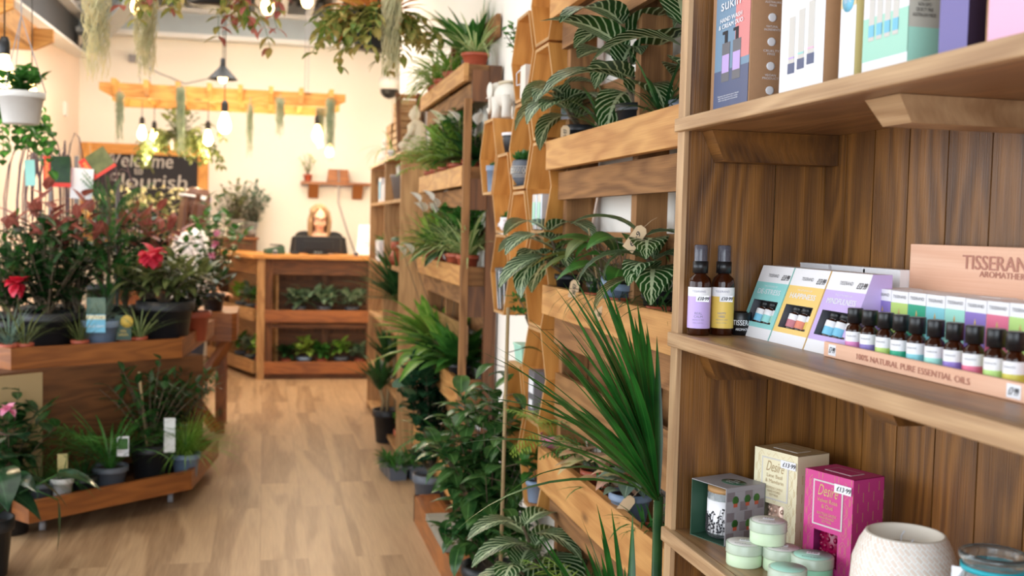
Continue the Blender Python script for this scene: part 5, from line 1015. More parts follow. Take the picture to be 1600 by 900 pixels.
for s_, z_, lb, mt_ in ((.12, .521, 'leafy plant in terracotta pot nearest the corner post, upper side planter', 'leaf_mid'), (.38, .521, 'leafy plant in grey pot in the upper side planter', 'leaf_blue'), (.66, .521, 'leafy plant further along the upper side planter', 'leaf_bright'), (.12, .068, 'leafy plant in terracotta pot nearest the corner post, lower side planter', 'leaf_bright'), (.38, .068, 'grey-leaved plant in the lower side planter', 'leaf_blue'), (.66, .068, 'leafy plant further along the lower side planter', 'leaf_mid')):
    v = mt_; w_ = Matrix.Translation((-.055, 9.52, 0)) @ Matrix.Rotation(sa, 4, 'Z') @ V((s_, -.085, z_)); plant(lb, PC, w_, (.055, .10, 'terracotta' if s_ < .2 else 'pot_grey'), fitt(.10, .18, 8, .10, .05), [mt_], 'leafy_plant', 'leafy plants in the counter side')
# bucket greenery and flowers behind
for px, Y, lb, mt_ in ((366, 10.92, 'bushy eucalyptus standing in the left metal bucket', 'leaf_olive'), (395, 10.98, 'wispy grey-green stems standing in the right metal bucket', 'leaf_blue')):
    p = PY(px, 350, Y); plant(lb, PC, (p.x, Y, 1.21), None, lambda lf, st, ex, o: bush(lf, st, o, .20, .52, 26, 12, .075, .03, .4, z0=.25, nseg=3), [mt_], 'eucalyptus_bunch')
def creamf(lf, st, ex, o):
    bush(lf, st, o, .34, .85, 22, 8, .12, .04, .5, z0=.3, nseg=3)
    for i in range(60):
        a = U(0, 6.3); q = U(0, 1)**.5; p = o+V((.38*q*math.cos(a), .38*q*math.sin(a), .88-.22*q*q+U(-.05, .05)))
        ex.next()
        for j in range(9): ex.leaf(p, dirv(U(0, 6.3), U(-.2, 1.4)), .035, .022, .3, .2, 2)
for px, Y, z_, lb in ((200, 9.65, .78, 'cream-flowered shrub on a stand behind the display, left of the pair'), (252, 9.65, .80, 'cream-flowered shrub on a stand behind the display, nearest the chalkboard text')):
    p = PY(px, 340, Y); t = thing('flower_stand', 'plain wooden plinth under the %s cream-flowered shrub' % ('left' if px < 240 else 'right'), 'stand', (p.x, Y, 0)); MB().box((0, 0, z_/2-.04), (.28, .28, z_-.08)).build('plinth', 'wood_stand', t); MB().box((0, 0, z_-.06), (.34, .34, .04)).build('top', 'wood_stand', t)
    plant(lb, PC, (p.x, Y, z_-.038), (.11, .16, 'pot_grey'), lambda lf, st, ex, o: creamf(lf, st, ex, o-V((0, 0, .18))), ['leaf_olive', 'petal_cream'], 'flowering_shrub')
p = PY(481, 280, 11.08); plant('small airy plant in a terracotta pot on the wall shelf', PC, (p.x, 11.08, SHELFZ+.001), (.045, .07, 'terracotta'), lambda lf, st, ex, o: bush(lf, st, o, .12, .22, 8, 7, .04, .02), ['leaf_lime'], 'shelf_plant')
# ================================================================ DISPLAY STAND, UPPER TIER
ZU = .665+.031
def along(A, B, px, inset, z):
    A, B = V((A[0], A[1], z)), V((B[0], B[1], z)); d = (B-A).normalized(); n_ = V((-d.y, d.x, 0)); A = A+n_*inset; B = B+n_*inset
    lo, hi = -1.5, 2.5
    f_ = lambda s: (lambda v: 800+F_PX*(v.dot(cr))/(v.dot(fw)))(A+(B-A)*s-V((0, 0, CAM_H)))
    for _ in range(40):
        m_ = (lo+hi)/2
        if f_(m_) < px: lo = m_
        else: hi = m_
    return A+(B-A)*((lo+hi)/2)
def up(px, inset): return along(A, B, px, inset, ZU)
def grassy(n, L, W, e0=.8, dr=.6): return lambda lf, st, ex, o: rosette(lf, o, n, L, W, e0, 1.5, dr, 'strap', 5, r=.012)
for px, lb, mt_, L in ((14, 'grassy plant in terracotta pot, first at the left edge of the upper tier', 'leaf_blue', .22), (38, 'grassy plant in terracotta pot with pale trailing roots, upper tier', 'leaf_olive', .30), (125, 'grassy plant in terracotta pot between the black pot and the blue bucket', 'leaf_olive', .22), (217, 'trailing striped grass in terracotta pot right of the yellow-dot label', 'leaf_spider', .28)):
    plant(lb, PC, up(px, .10), (.042, .075, 'terracotta'), grassy(34, L, .006, .7, .8), [mt_], 'grass_plant', 'grasses on the upper tier')
t = plant('small herb in terracotta pot with green card and yellow dot label', PC, up(196, .12), (.055, .075, 'terracotta'), fitt(.06, .07, 6, .05, .03), ['leaf_mid'], 'herb_plant'); b = MB().box((-.005, -.055, .125), (.075, .002, .12)); b.build('care_card', 'p_green', t); MB().lathe([(0, 0), (.030, 0), (.030, .002), (0, .002)], 20, 0, T((.012, -.057, .155), PI/2)).build('yellow_dot', 'p_yel', t); l = MB(); text(l, 'HERB\nGARDEN', FR(-.005, .10, -.0575), .045, .03); l.build('lettering', 'p_yel', t)
t = plant('blue-grey fescue in pale blue bucket with picture label', PC, up(157, .14), (.088, .16, 'pot_blue'), grassy(60, .22, .004, .4, .5), ['leaf_blue'], 'fescue_plant'); b = MB(); b.bx((-.050, -.098, .11), (.035, -.096, .275), 0); b.bx((-.050, -.0985, .195), (.035, -.0955, .275), 1); b.bx((-.050, -.0985, .172), (.035, -.0955, .192), 2); b.build('picture_label', ['p_sky', 'leaf_blue', 'p_cream'], t); l = MB(); text(l, 'BLUE GRASS', FR(-.005, .14, -.099), .07, .012); l.build('lettering', 'paper', t)
def shrub(rx, rz, ns, nl, L, W, tip=None): return lambda lf, st, ex, o: bush(lf, st, o, rx, rz, ns, nl, L, W, .5, z0=.15, tip=tip, nseg=4, sr=.004)
plant('dark leafy shrub in big black pot at the left of the upper tier', PC, up(75, .24), (.13, .20, 'pot_black'), shrub(.26, .45, 24, 10, .10, .035), ['leaf_dark'], 'leafy_shrub', 'shrubs on the upper tier')
def rhodo(lf, st, ex, o):
    bush(lf, st, o, .25, .27, 20, 9, .13, .045, .8, z0=.35, nseg=5, sr=.004)
    for j in range(22): ex.leaf(o+V((-.05, -.19, .27)), dirv(U(0, 6.3), U(-1, 1.3)), .08, .07, .8, .3, 4)
plant('broad-leaved rhododendron with one crumpled pink flower in large black pot', PC, up(258, .20), (.145, .24, 'pot_black'), rhodo, ['leaf_olive', 'petal_red'], 'rhododendron')
def redf(lf, st, ex, o):
    bush(lf, st, o, .2, .34, 14, 9, .10, .04, .6, z0=.3, nseg=4)
    for j in range(18): ex.leaf(o+V((.05, -.17, .20)), dirv(U(0, 6.3), U(-1, 1.3)), .07, .06, .8, .3, 4)
plant('leafy plant with a crumpled red flower at the left edge of the upper tier', PC, up(22, .35), (.10, .16, 'pot_black'), redf, ['leaf_dark', 'petal_red'], 'hibiscus')
for px, ins, h, lb in ((60, .55, .72, 'photinia with red young leaves, leftmost of the red-tipped shrubs'), (120, .48, .70, 'photinia with red young leaves in front of the picture tags'), (195, .62, .66, 'photinia with red young leaves, next to the feathery conifer'), (236, .66, .70, 'photinia with red young leaves, before the chalkboard')):
    plant(lb, PC, up(px, ins), (.12, .18, 'pot_black'), (lambda h: lambda lf, st, ex, o: bush(lf, st, o, .19, h-.1, 12, 11, .125, .050, .35, z0=.25, tip=1, nseg=4, sr=.004))(h), ['leaf_dark', 'petal_red', 'leaf_red'], 'photinia', 'photinias on the upper tier')
plant('tall feathery bright green asparagus conifer in the middle of the upper tier', PC, up(170, .42), (.12, .18, 'pot_black'), lambda lf, st, ex, o: [fronds(lf, o+V((0, 0, z)), 14, .26, .06, .006, .5, 1.4, .5, 12, plume=True) for z in (.05, .2, .35, .5)] and st.tube([o, o+V((0, 0, .6))], .008, 5), ['leaf_asp'], 'feathery_conifer')
for px, ins, lb in ((105, .70, 'dark evergreen shrub filling the back of the upper tier, left'), (228, .85, 'dark evergreen shrub filling the back of the upper tier, right'), (300, .42, 'fine dark green shrub in brown pot by the right corner of the upper tier'), (10, .75, 'evergreen shrub at the back left edge of the upper tier')):
    plant(lb, PC, up(px, ins), (.10, .16, 'pot_black' if px != 300 else 'terracotta'), shrub(.24, .52 if px != 300 else .30, 24, 12, .09, .03), ['leaf_mid' if px in (105, 10) else 'leaf_dark'], 'leafy_shrub', 'shrubs on the upper tier')
# twisted ornamental trees with stakes and tags
def twist(lf, st, ex, o, h, sp):
    st.tube([o, o+V((.01, 0, h*.5)), o+V((0, 0, h))], [.012, .010, .008], 6)
    for i in range(9):
        a = U(0, 6.3); r = sp*U(.5, 1.1); hh = U(.06, .2); pts = [o+V((0, 0, h-.05))]+[o+V((r*math.cos(a)*min(1.1, k_/4.2), r*math.sin(a)*min(1.1, k_/4.2), h+hh*math.sin(PI*k_/4.5)-(.022*max(0, k_-3)**2))) for k_ in range(1, 7)]
        st.tube(pts, .0035, 4)
for px, lb, ytop, Y in ((62, 'weeping twisted willow with loops of bare twigs, left of the pair', 232, 6.1), (103, 'weeping twisted willow with loops of bare twigs, right of the pair', 225, 6.2), (168, 'small bare-twigged tree on a grey stake before the chalkboard', 262, 6.2)):
    p = PY(px, ytop, Y); t = plant(lb, PC, (p.x, Y, ZU), (.10, .18, 'pot_black'), (lambda hh: lambda lf, st, ex, o: twist(lf, st, ex, o, hh, .17))(p.z-ZU-.28), ['leaf_mid'], 'twisted_willow', 'bare twisted trees on the upper tier', stemmat='twig')
    MB().tube([(.05, .02, .15), (.05, .02, p.z-ZU-.06)], .011, 6).build('stake', 'p_grey', t)
def bigtag(px, py, Y, w, h, cols, rot, lb, holder):
    p = PY(px, py, Y); t = thing('picture_tag', lb, 'tag', p, -.15, None, 0, rot); b = MB(); b.box((0, 0, 0), (w, .002, h), 0)
    if len(cols) > 1: b.box((w*.13, -.001, h*.07), (w*.74, .002, h*.86), 1)
    b.build('card', cols, t)
    if len(cols) > 1: l = MB(); text(l, 'WISTERIA', FR(-w*.36, 0, -.0015) @ Matrix.Rotation(-PI/2, 4, 'Y'), h*.7, w*.13); l.build('lettering', 'p_yel', t)
    MB().tube([(0, 0, h/2), (.01, .06, h/2+.05)], .0015, 4).build('tie', 'p_grey', t)
bigtag(89, 268, 5.9, .135, .155, ['tag_red', 'leaf_dark'], 0, 'red-edged picture tag hanging upright on the twisted willow', 0)
bigtag(152, 256, 5.9, .15, .12, ['tag_red', 'leaf_olive'], -.6, 'red-edged picture tag hanging tilted before the chalkboard', 0)
bigtag(128, 287, 5.9, .11, .155, ['paper'], .06, 'plain white paper tag hanging between the picture tags', 0)
bigtag(47, 270, 5.9, .05, .13, ['p_teal'], -.05, 'narrow pale tag at the left of the twisted willow', 0)
# camellia on the rear table
p = PY(343, 486, 7.15)
def camel(lf, st, ex, o):
    bush(lf, st, o, .24, .62, 22, 11, .085, .042, .4, z0=.2, nseg=4)
    for dz, dx in ((.33, .015), (.26, .0), (.40, .03)):
        ex.next()
        for j in range(14): ex.leaf(o+V((dx, -.2, dz)), dirv(U(0, 6.3), U(-.6, 1.3)), .032, .03, .8, .4, 3)
plant('camellia with small pink blooms in black pot on the rear table', PC, (R1.x-.15, 7.15, .777), (.075, .11, 'pot_black'), camel, ['leaf_mid', 'petal_pink'], 'camellia')
for x_, lb in ((-1.0, 'leafy shrub on the rear table, left of the camellia'),): plant(lb, PC, (x_, 7.25, .777), (.10, .15, 'pot_black'), shrub(.22, .48, 18, 9, .09, .035), ['leaf_mid'], 'leafy_shrub')
# ================================================================ DISPLAY STAND, LOWER TIER
ZL2 = .111
def lo_(px, inset): return along(A2, B2, px, inset, ZL2)
t = plant('fine green grass in pale grey pot at the lower tier\'s left end', PC, lo_(97, .09), (.048, .115, 'pot_white'), grassy(50, .20, .003, .3, .9), ['leaf_mid'], 'grass_plant'); MB().box((.0, .01, .165), (.042, .001, .10)).build('care_label', 'p_straw', t)
plant('bright fine grass in small pot behind the pale grey pot', PC, lo_(62, .14), (.06, .10, 'pot_grey'), grassy(70, .26, .003, .3, 1.0), ['leaf_mid'], 'grass_plant')
plant('dark fern in low black pot beside the pale grey pot', PC, lo_(130, .10), (.06, .10, 'pot_black'), grassy(24, .2, .01, .4, .7), ['leaf_dark'], 'leafy_plant')
t = plant('arching palm in grey pot of bark chips on the lower tier', PC, lo_(172, .11), (.080, .125, 'pot_grey'), lambda lf, st, ex, o: (fronds(lf, o, 9, .40, .14, .010, 1.0, 1.45, 1.1, 14), fronds(lf, o, 6, .60, .18, .010, .9, 1.25, 1.3, 14, az=(2.5, 3.7)), rosette(lf, o, 26, .36, .014, .8, 1.45, 1.2, 'strap', 7)), ['leaf_mid'], 'potted_palm'); picture_label(t, (.06, -.05, .22), .05, .09, 'paper', 'leaf_mid', .1)
t = plant('dark leafy plant on a bamboo cane in tall black pot on the lower tier', PC, lo_(235, .13), (.095, .19, 'pot_black'), shrub(.26, .42, 18, 8, .10, .03), ['leaf_dark'], 'leafy_plant'); MB().tube([(-.01, -.03, .15), (-.05, -.03, .53)], .006, 6).build('stake', 'cane', t); stick(t, (.09, -.07, .16), .16, .05)
plant('bright lime green grass in pale pot by the lower tier\'s right corner', PC, lo_(290, .11), (.070, .12, 'pot_blue'), grassy(340, .31, .0045, .55, 1.1), ['leaf_bright'], 'grass_plant')
t = plant('dark spiky conifer by the lower tier\'s right corner', PC, V((C2.x-.18, C2.y-.12, ZL2)), (.09, .15, 'pot_black'), lambda lf, st, ex, o: bush(lf, st, o, .21, .40, 34, 22, .085, .014, .4, z0=.1, nseg=3), ['leaf_mid'], 'conifer')
plant('dark spiky conifer behind the lime grass on the lower tier', PC, lo_(262, .27), (.09, .15, 'pot_black'), lambda lf, st, ex, o: bush(lf, st, o, .22, .38, 30, 20, .085, .014, .4, z0=.1, nseg=3), ['leaf_dark'], 'conifer')
# foreground climbing plant at the left edge
p = PZ(-22, 900, 0)
def pothos(lf, st, ex, o):
    for i in range(16):
        a = i*2.4; l = U(.14, .34); e = U(.6, 1.4); q = o+dirv(a, e)*l; st.tube([o, (o+q)/2+V((0, 0, .03)), q], .004, 5); lf.leaf(q, dirv(a, U(-.3, .3)), U(.17, .23), U(.14, .18), .8, .15, 7, 'heart')
    q = o+V((.26, -.05, .10)); st.tube([o, o+V((.12, -.02, .16)), q], .003, 5); lf.leaf(q, V((.1, 0, -1)), .20, .05, .2, .1, 7, 'ovate')
pz = V((p.x, p.y, 0)); t = plant('large heart-leaved climber in dark pot at the left edge in the foreground', PC, pz, (.10, .22, 'pot_black'), pothos, ['leaf_round'], 'climbing_plant', stemmat='leaf_mid')
plant('leafy plant with a pink bud at the left edge beside the display stand', PC, PZ(-8, 870, 0)+V((-.02, .35, 0)), (.10, .22, 'pot_black'), lambda lf, st, ex, o: (bush(lf, st, o, .2, .42, 14, 8, .12, .05), [ex.leaf(o+V((.03, -.16, .36)), dirv(U(0, 6.3), U(-.6, 1.4)), .04, .04, .8, .4, 3) for _ in range(14)]), ['leaf_dark', 'petal_pink'], 'leafy_plant')
# ================================================================ HANGING PLANTS
def hang(label, px, py, Y, pot, fn, mats, ztop=3.5, name='hanging_plant'):
    p = PY(px, py, Y); t = plant(label, 'hanging plant', (p.x, Y, p.z), pot, fn, mats, name, stemmat='leaf_mid'); r_, h_ = pot[0], pot[1]
    b = MB()
    for q in range(3): a = q*2.1; b.tube([(r_*math.cos(a), r_*math.sin(a), h_), (0, 0, h_+.32), (0, 0, ztop-p.z)], .0022, 4)
    b.build('hanger', 'p_grey', t); return t
hang('hanging basket trailing pink-edged leaves at the top of the picture, over the aisle', 325, 8, 5.2, (.12, .14, 'pot_black'), lambda lf, st, ex, o: (trail(lf, st, o, .14, 34, .18, .44, .075, .036, 0, 8, .5, 1), rosette(lf, o, 20, .14, .03, -.1, 1.2, .6, 'ovate', 4, m=1)), ['leaf_trail', 'petal_red', 'leaf_red'])
hang('hanging basket of orange bromeliads and trailing leaves in a black pot', 585, 78, 4.8, (.115, .15, 'pot_black'), lambda lf, st, ex, o: (trail(lf, st, o, .16, 50, .12, .30, .070, .032, 0, 8, .5), rosette(lf, o, 40, .19, .032, -.1, 1.4, .7, 'ovate', 5, m=1, r=.05), rosette(lf, o+V((0, 0, .05)), 40, .16, .028, .1, 1.4, .7, 'ovate', 5, m=1, r=.10)), ['leaf_trail', 'petal_red', 'leaf_orange'])
hang('small trailing hanging plant in front of the chalkboard', 280, 235, 9.6, (.09, .12, 'pot_taupe'), lambda lf, st, ex, o: (trail(lf, st, o, .2, 46, .16, .42, .07, .045, 0, 8, .5), bush(lf, st, o, .2, .26, 16, 8, .06, .045, z0=.1, nseg=3)), ['leaf_olive'], 2.3)
hang('white plastic hanging pot of ivy-leaved geranium at the left', 33, 194, 5.0, (.098, .135, 'pot_white'), lambda lf, st, ex, o: bush(lf, st, o, .13, .12, 20, 6, .05, .05, .4, 'heart', z0=.1, nseg=3), ['leaf_mid'])
hang('hanging pot with long bright green vines at the left edge', -10, 190, 5.6, (.10, .13, 'pot_black'), lambda lf, st, ex, o: trail(lf, st, o, .1, 30, .2, .50, .055, .045, 0, 9, .7), ['leaf_mid'])
for (px, py, Y, n, l, sp, lb, mt_, grp) in ((150, -15, 5.4, 90, .42, .055, 'pale straggly air moss hanging at the top left', 'moss_air', 0), (228, -15, 5.6, 150, .42, .05, 'dense golden air moss hanging beside the basket', 'moss_air', 0), (612, -15, 4.6, 130, .36, .035, 'golden air moss hanging over the orange bromeliads', 'moss_air', 0),
    (187, 146, 8.85, 60, .38, .03, 'grey-green air plant hanging at the pergola\'s left end', 'moss_grey', 1), (283, 138, 8.8, 90, .52, .03, 'long grey-green air plant hanging in front of the chalkboard plant', 'moss_grey', 1), (391, 166, 8.95, 50, .42, .025, 'grey-green air plant hanging mid pergola, left of the short one', 'moss_grey', 1), (438, 155, 8.9, 60, .30, .035, 'short grey-green air plant hanging mid pergola', 'moss_grey', 1), (501, 166, 9.3, 60, .34, .035, 'grey-green air plant hanging behind the rightmost one', 'moss_grey', 1), (517, 156, 8.9, 90, .48, .035, 'long grey-green air plant hanging at the pergola\'s right end', 'moss_grey', 1)):
    p = PY(px, py, Y); t = thing('air_plant', lb, 'air plant', p, 0, 'air plants hung from the pergola' if grp else None); b = MB(); moss(b, (0, 0, 0), n, l, sp); b.build('strands', mt_, t); zt_ = 2.33 if grp else 3.5; MB().tube([(0, 0, -.01), (0, 0, max(.04, zt_-p.z))], .0025, 4).build('cord', 'p_grey', t)
# ================================================================ THINGS IN THE HONEYCOMB
def hz(c, z): return z-hh_/2+.0125
def hy_(px, py, X=.87): return PX(px, py, X).y
succ = lambda lf, st, ex, o: rosette(lf, o, 40, .028, .014, 0, 1.4, -.4, 'ovate', 3, r=.008)
def hpot(label, c, z, yy, r, h, mat, fn, lm, X=.848): return plant(label, PC, (X, yy+.05, hz(c, z)), (r, h, mat), fn, [lm], 'succulent')
t = hpot('round grey pot with a zigzag pattern and green succulents in a honeycomb box', 'C', 1.618, colY['C']-.01, .046, .001, 'pot_grey', lambda lf, st, ex, o: [rosette(lf, o+V((dx, dy, .085)), 26, .035, .016, .2, 1.4, -.4, 'ovate', 3, r=.006) for dx, dy in ((0, 0), (.02, .02), (-.02, .02), (-.01, -.025), (.02, -.02))], 'leaf_mid')
MB().lathe([(0, 0), (.026, 0), (.044, .025), (.050, .05), (.046, .08), (.042, .086), (.038, .082), (0, .078)], 24).build('patterned_pot', 'pot_grey', t); b = MB()
for i in range(16):
    a0, a1, a2 = 2*PI*i/16, 2*PI*(i+.5)/16, 2*PI*(i+1)/16; P_ = lambda a, z_, r_=.0502: V((r_*math.cos(a), r_*math.sin(a), z_)); b.tube([P_(a0, .04), P_(a1, .06), P_(a2, .04)], .0012, 3); b.tube([P_(a0, .06), P_(a1, .04), P_(a2, .06)], .0012, 3)
for z_, r_ in ((.036, .0485), (.064, .0498), (.030, .047)): b.tube([(r_*math.cos(q*PI/12), r_*math.sin(q*PI/12), z_) for q in range(25)], .0010, 3)
b.build('zigzag_pattern', 'stone_white', t)
hpot('small pale grey pot with a sprig in the farthest honeycomb box', 'A', 1.612, colY['A']-.02, .032, .10, 'pot_blue', succ, 'leaf_mid')
t = hpot('small white face planter with a succulent in a honeycomb box', 'B', 1.470, colY['B']-.02, .028, .045, 'white_card', succ, 'leaf_mid'); MB().ell((-.01, 0, .02), (.022, .02, .026)).bx((-.036, -.003, .012), (-.028, .003, .024)).build('face', 'white_card', t)
hpot('small blue-grey pot with a leaf in the lowest honeycomb box', 'D', .617, colY['D'], .035, .07, 'pot_blue', fitt(.05, .12, 5, .07, .04), 'leaf_mid')
t = thing('bag_planter', 'dark grey planter with white rim between honeycomb boxes', 'planter', (.865, colY['B']+.02, 1.470+hh_/2+.001)); MB().lathe([(0, 0), (.035, 0), (.046, .05), (.046, .07), (.04, .07), (0, .06)], 20).build('body', 'pot_black', t); MB().lathe([(.047, .062), (.049, .062), (.049, .072), (.040, .072)], 20).build('rim', 'white_card', t)
t = thing('ribbed_jar', 'ribbed clear glass jar in a honeycomb box', 'jar', (.862, colY['B']+.03, hz('B', 1.185))); b = MB(); n_ = 32; b.lathe([(0, 0), (.040, 0), (.052, .13), (.055, .15), (.050, .15), (.038, .005), (0, .005)], 32)
b.v = [(x*(1+.05*math.cos(14*math.atan2(y, x))), y*(1+.05*math.cos(14*math.atan2(y, x))), z) for x, y, z in b.v]; b.build('glass_body', 'clear_glass', t); b = MB()
for q in range(14): a = q*2*PI/14; b.tube([(.041*math.cos(a), .041*math.sin(a), .005), (.053*math.cos(a), .053*math.sin(a), .145)], .0022, 4)
b.build('ribs', 'galvanised', t)
t = thing('paper_bag', 'cream paper bag with string handle in the highest honeycomb box', 'bag', (.852, colY['C']+.03, hz('C', 1.905))); MB().box((0, 0, .055), (.05, .07, .11)).build('bag', 'stone_white', t); MB().tube([(-.026, .03, .10), (-.034, .055, .09), (-.034, .05, .05), (-.03, .02, .05)], .002, 5).build('handle', 'paper', t)
for dy, lb in ((.032, 'small silver-green tin standing left of its twin in a honeycomb box'), (-.032, 'small silver-green tin standing right of its twin in a honeycomb box')):
    t = thing('tea_tin', lb, 'tin', (.845, colY['D']+dy+.035, hz('D', 1.475)), 0, 'silver tins in the honeycomb'); MB().box((0, 0, .055), (.05, .05, .11)).build('body', 'galvanised', t, bevel=.003); MB().box((-.026, 0, .05), (.001, .034, .07)).build('paper_label', 'p_mint', t)
t = thing('coffee_packet', 'black and white packet standing in a low honeycomb box', 'packet', (.845, colY['D']+.04, hz('D', .905))); MB().box((0, 0, .065), (.05, .075, .13)).build('packet', 'p_dgrey', t); MB().bx((-.0265, -.028, .06), (-.0255, .028, .11)).bx((-.0265, -.02, .015), (-.0255, .02, .04)).build('paper_label', 'paper', t)
def bonsai(lf, st, ex, o):
    st.tube([o, o+V((.012, .0, .04)), o+V((-.01, .01, .09)), o+V((.0, 0, .14))], [.011, .010, .008, .004], 7)
    for i in range(9): a = i*2.4; c_ = o+V((.0, .0, .10))+dirv(a, U(-.1, .9))*U(.04, .085); st.tube([o+V((0, 0, .09)), c_], .002, 4); rosette(lf, c_, 20, .024, .016, -.3, 1.4, .3, 'ovate', 2, r=.02)
bz = .760+hh_/2+.001
t = thing('bonsai', 'small bonsai tree in a celadon square pot on a low honeycomb box', 'bonsai', (.87, colY['C']+.01, bz)); MB().box((0, 0, .028), (.075, .10, .056), taper=1.15).box((0, 0, .058), (.092, .12, .008)).box((0, 0, .003), (.06, .08, .006)).build('pot', 'p_mint', t, bevel=.003); lf, st = MB(), MB(); bonsai(lf, st, None, V((0, 0, .06))); lf.build('foliage', 'leaf_mid', t); st.build('trunk', 'bark', t)
# elephant on the farthest box
ez = 1.612+hh_/2+.001
t = thing('elephant_figurine', 'white stone elephant figurine on top of the honeycomb boxes', 'figurine', (.87, colY['A']-.06, ez), 1.8)
b = MB(); b.ell((0, 0, .085), (.075, .042, .045), 16, 12); b.ell((.085, 0, .105), (.035, .032, .036), 14, 10)
for sx in (-.045, .042):
    for sy in (-.022, .022): b.tube([(sx, sy, .08), (sx, sy, .03), (sx*1.02, sy, 0)], [.021, .017, .019], 10)
b.tube([(.110, 0, .105), (.135, 0, .085), (.142, 0, .05), (.155, 0, .035), (.168, 0, .048)], [.018, .014, .010, .008, .006], 8); b.tube([(-.072, 0, .10), (-.085, 0, .06)], [.005, .003], 5)
for sy in (-1, 1): b.tube([(.105, sy*.018, .09), (.135, sy*.022, .085)], [.005, .002], 5)
b.build('body', 'stone_white', t)
for sy in (-1, 1): MB().ell((.070, sy*.038, .105), (.024, .006, .032), 12, 8).build('ear', 'stone_white', t)
MB().lathe([(0, 0), (.05, 0), (.05, .006), (0, .006)], 20, 0, T((0, 0, .128)) @ Matrix.Diagonal((1, .6, 1, 1))).build('saddle', 'stone_cream', t)
t = thing('bonsai', 'gnarled small-leaved bonsai behind the elephant', 'bonsai', (.905, colY['B']+.08, ez)); potmesh(t, .035, .05, 'pot_black'); lf, st = MB(), MB(); st.tube([(0, 0, .04), (.01, .02, .10), (-.01, -.02, .17), (.0, .01, .24)], [.008, .007, .006, .004], 6); bush(lf, st, V((0, .01, .15)), .10, .20, 14, 8, .035, .022); lf.build('foliage', 'leaf_mid', t); st.build('trunk', 'bark', t)
# ================================================================ THINGS ON THE BOOKCASE
TZ = 1.766
t = thing('buddha_statue', 'cream stone seated buddha statue on the bookcase top', 'statue', (.845, 6.33, TZ), -PI/2-.45)
b = MB(); b.ell((0, 0, .035), (.085, .065, .04), 20, 10); b.ell((-.05, -.045, .04), (.045, .035, .028)); b.ell((.05, -.045, .04), (.045, .035, .028)); b.tube([(0, .01, .03), (0, .012, .10), (0, .008, .165), (0, .004, .19)], [.058, .050, .052, .022], 18); b.ell((0, -.002, .225), (.030, .032, .040), 16, 12); b.ell((0, .002, .262), (.016, .016, .016)); b.tube([(0, 0, .185), (0, 0, .21)], .016, 10)
for s_ in (-1, 1): b.tube([(s_*.050, .006, .165), (s_*.066, -.004, .11), (s_*.045, -.045, .075), (s_*.008, -.062, .062)], [.020, .018, .014, .011], 10); b.ell((s_*.031, 0, .218), (.005, .008, .016))
b.ell((0, -.034, .222), (.005, .007, .010)); b.build('body', 'stone_cream', t, bevel=0)
b.v = []; MB().lathe([(0, -.0), (.085, 0), (.088, .012), (0, .014)], 24).build('base', 'stone_cream', t)
q0 = thing('small_statue', 'small pale stone figure at the far end of the bookcase top', 'statue', (.82, 7.7, TZ)); b = MB(); b.ell((0, 0, .04), (.05, .04, .045)); b.tube([(0, 0, .03), (0, 0, .13)], [.035, .022], 10); b.ell((0, 0, .16), (.022, .022, .027)); b.build('body', 'stone_white', q0); MB().lathe([(0, 0), (.05, 0), (.05, .01), (0, .01)], 16).build('base', 'stone_white', q0)
def crate(label, y, w, h, z0, x0=.80, x1=.94):
    t = thing('wooden_crate', label, 'crate', (0, 0, 0), 0, 'slatted crates on the bookcase')
    for i in range(4): b = MB(); z = z0+h*i/4+.004; b.bx((x0, y, z), (x0+.008, y+w, z+h/4-.01)); b.bx((x0, y, z), (x1, y+.008, z+h/4-.01)); b.build('slat', 'wood_case', t)
    b = MB().bx((x0+.008, y+.008, z0), (x0+.022, y+.022, z0+h)).bx((x1-.014, y+.008, z0), (x1, y+.022, z0+h)); b.build('corner_batten', 'wood_case', t); MB().bx((x0+.008, y+.01, z0), (x1, y+w, z0+.006)).bx((x1-.008, y+.03, z0+.01), (x1, y+w, z0+h)).bx((x0+.01, y+w-.008, z0+.01), (x1-.01, y+w, z0+h)).build('inner_panel', 'wood_case', t)
crate('slatted crate on the bookcase, top one beside the leaning frame', 6.75, .30, .18, TZ+.182); crate('slatted crate on the bookcase directly behind the leaning frame', 6.70, .38, .178, TZ+.001); crate('slatted crate on the bookcase, farthest from the buddha', 7.15, .30, .25, TZ+.001)
t = thing('leaning_frame', 'dark wooden ladder-like frame leaning on the bookcase crates', 'frame', (.79, 6.60, TZ+.01), 0, None, -.40)
MB().bx((-.012, -.01, 0), (.012, .01, .42)).build('rail', 'wood_dark', t); MB().bx((.118, -.01, 0), (.142, .01, .42)).build('rail', 'wood_dark', t); MB().bx((.0125, -.008, .385), (.1175, .008, .41)).build('rung', 'wood_stand', t); MB().bx((.0125, -.008, .01), (.1175, .008, .035)).build('rung', 'wood_stand', t)
plant('drooping striped grass in white pot on the bookcase top', PC, (.80, 7.02, TZ), (.04, .06, 'white_card'), lambda lf, st, ex, o: rosette(lf, o, 26, .24, .010, .3, 1.3, 2.0, 'strap', 6), ['leaf_bright'], 'grass_plant')
BX = .84
t = thing('tall_pot', 'tall grey tapered pot with white stems in the bookcase upper cell', 'pot', (BX-.03, 6.62, 1.501)); MB().lathe([(0, 0), (.045, 0), (.068, .13), (.072, .135), (.072, .15), (.064, .15), (.045, .01), (0, .01)], 24).build('pot', 'pot_taupe', t); b = MB()
for q in range(5): a = q*1.3; b.tube([(.02*math.cos(a), .02*math.sin(a), .02), (.03*math.cos(a), .03*math.sin(a), .18+.01*q)], .008, 6)
b.build('stems', 'petal_white', t)
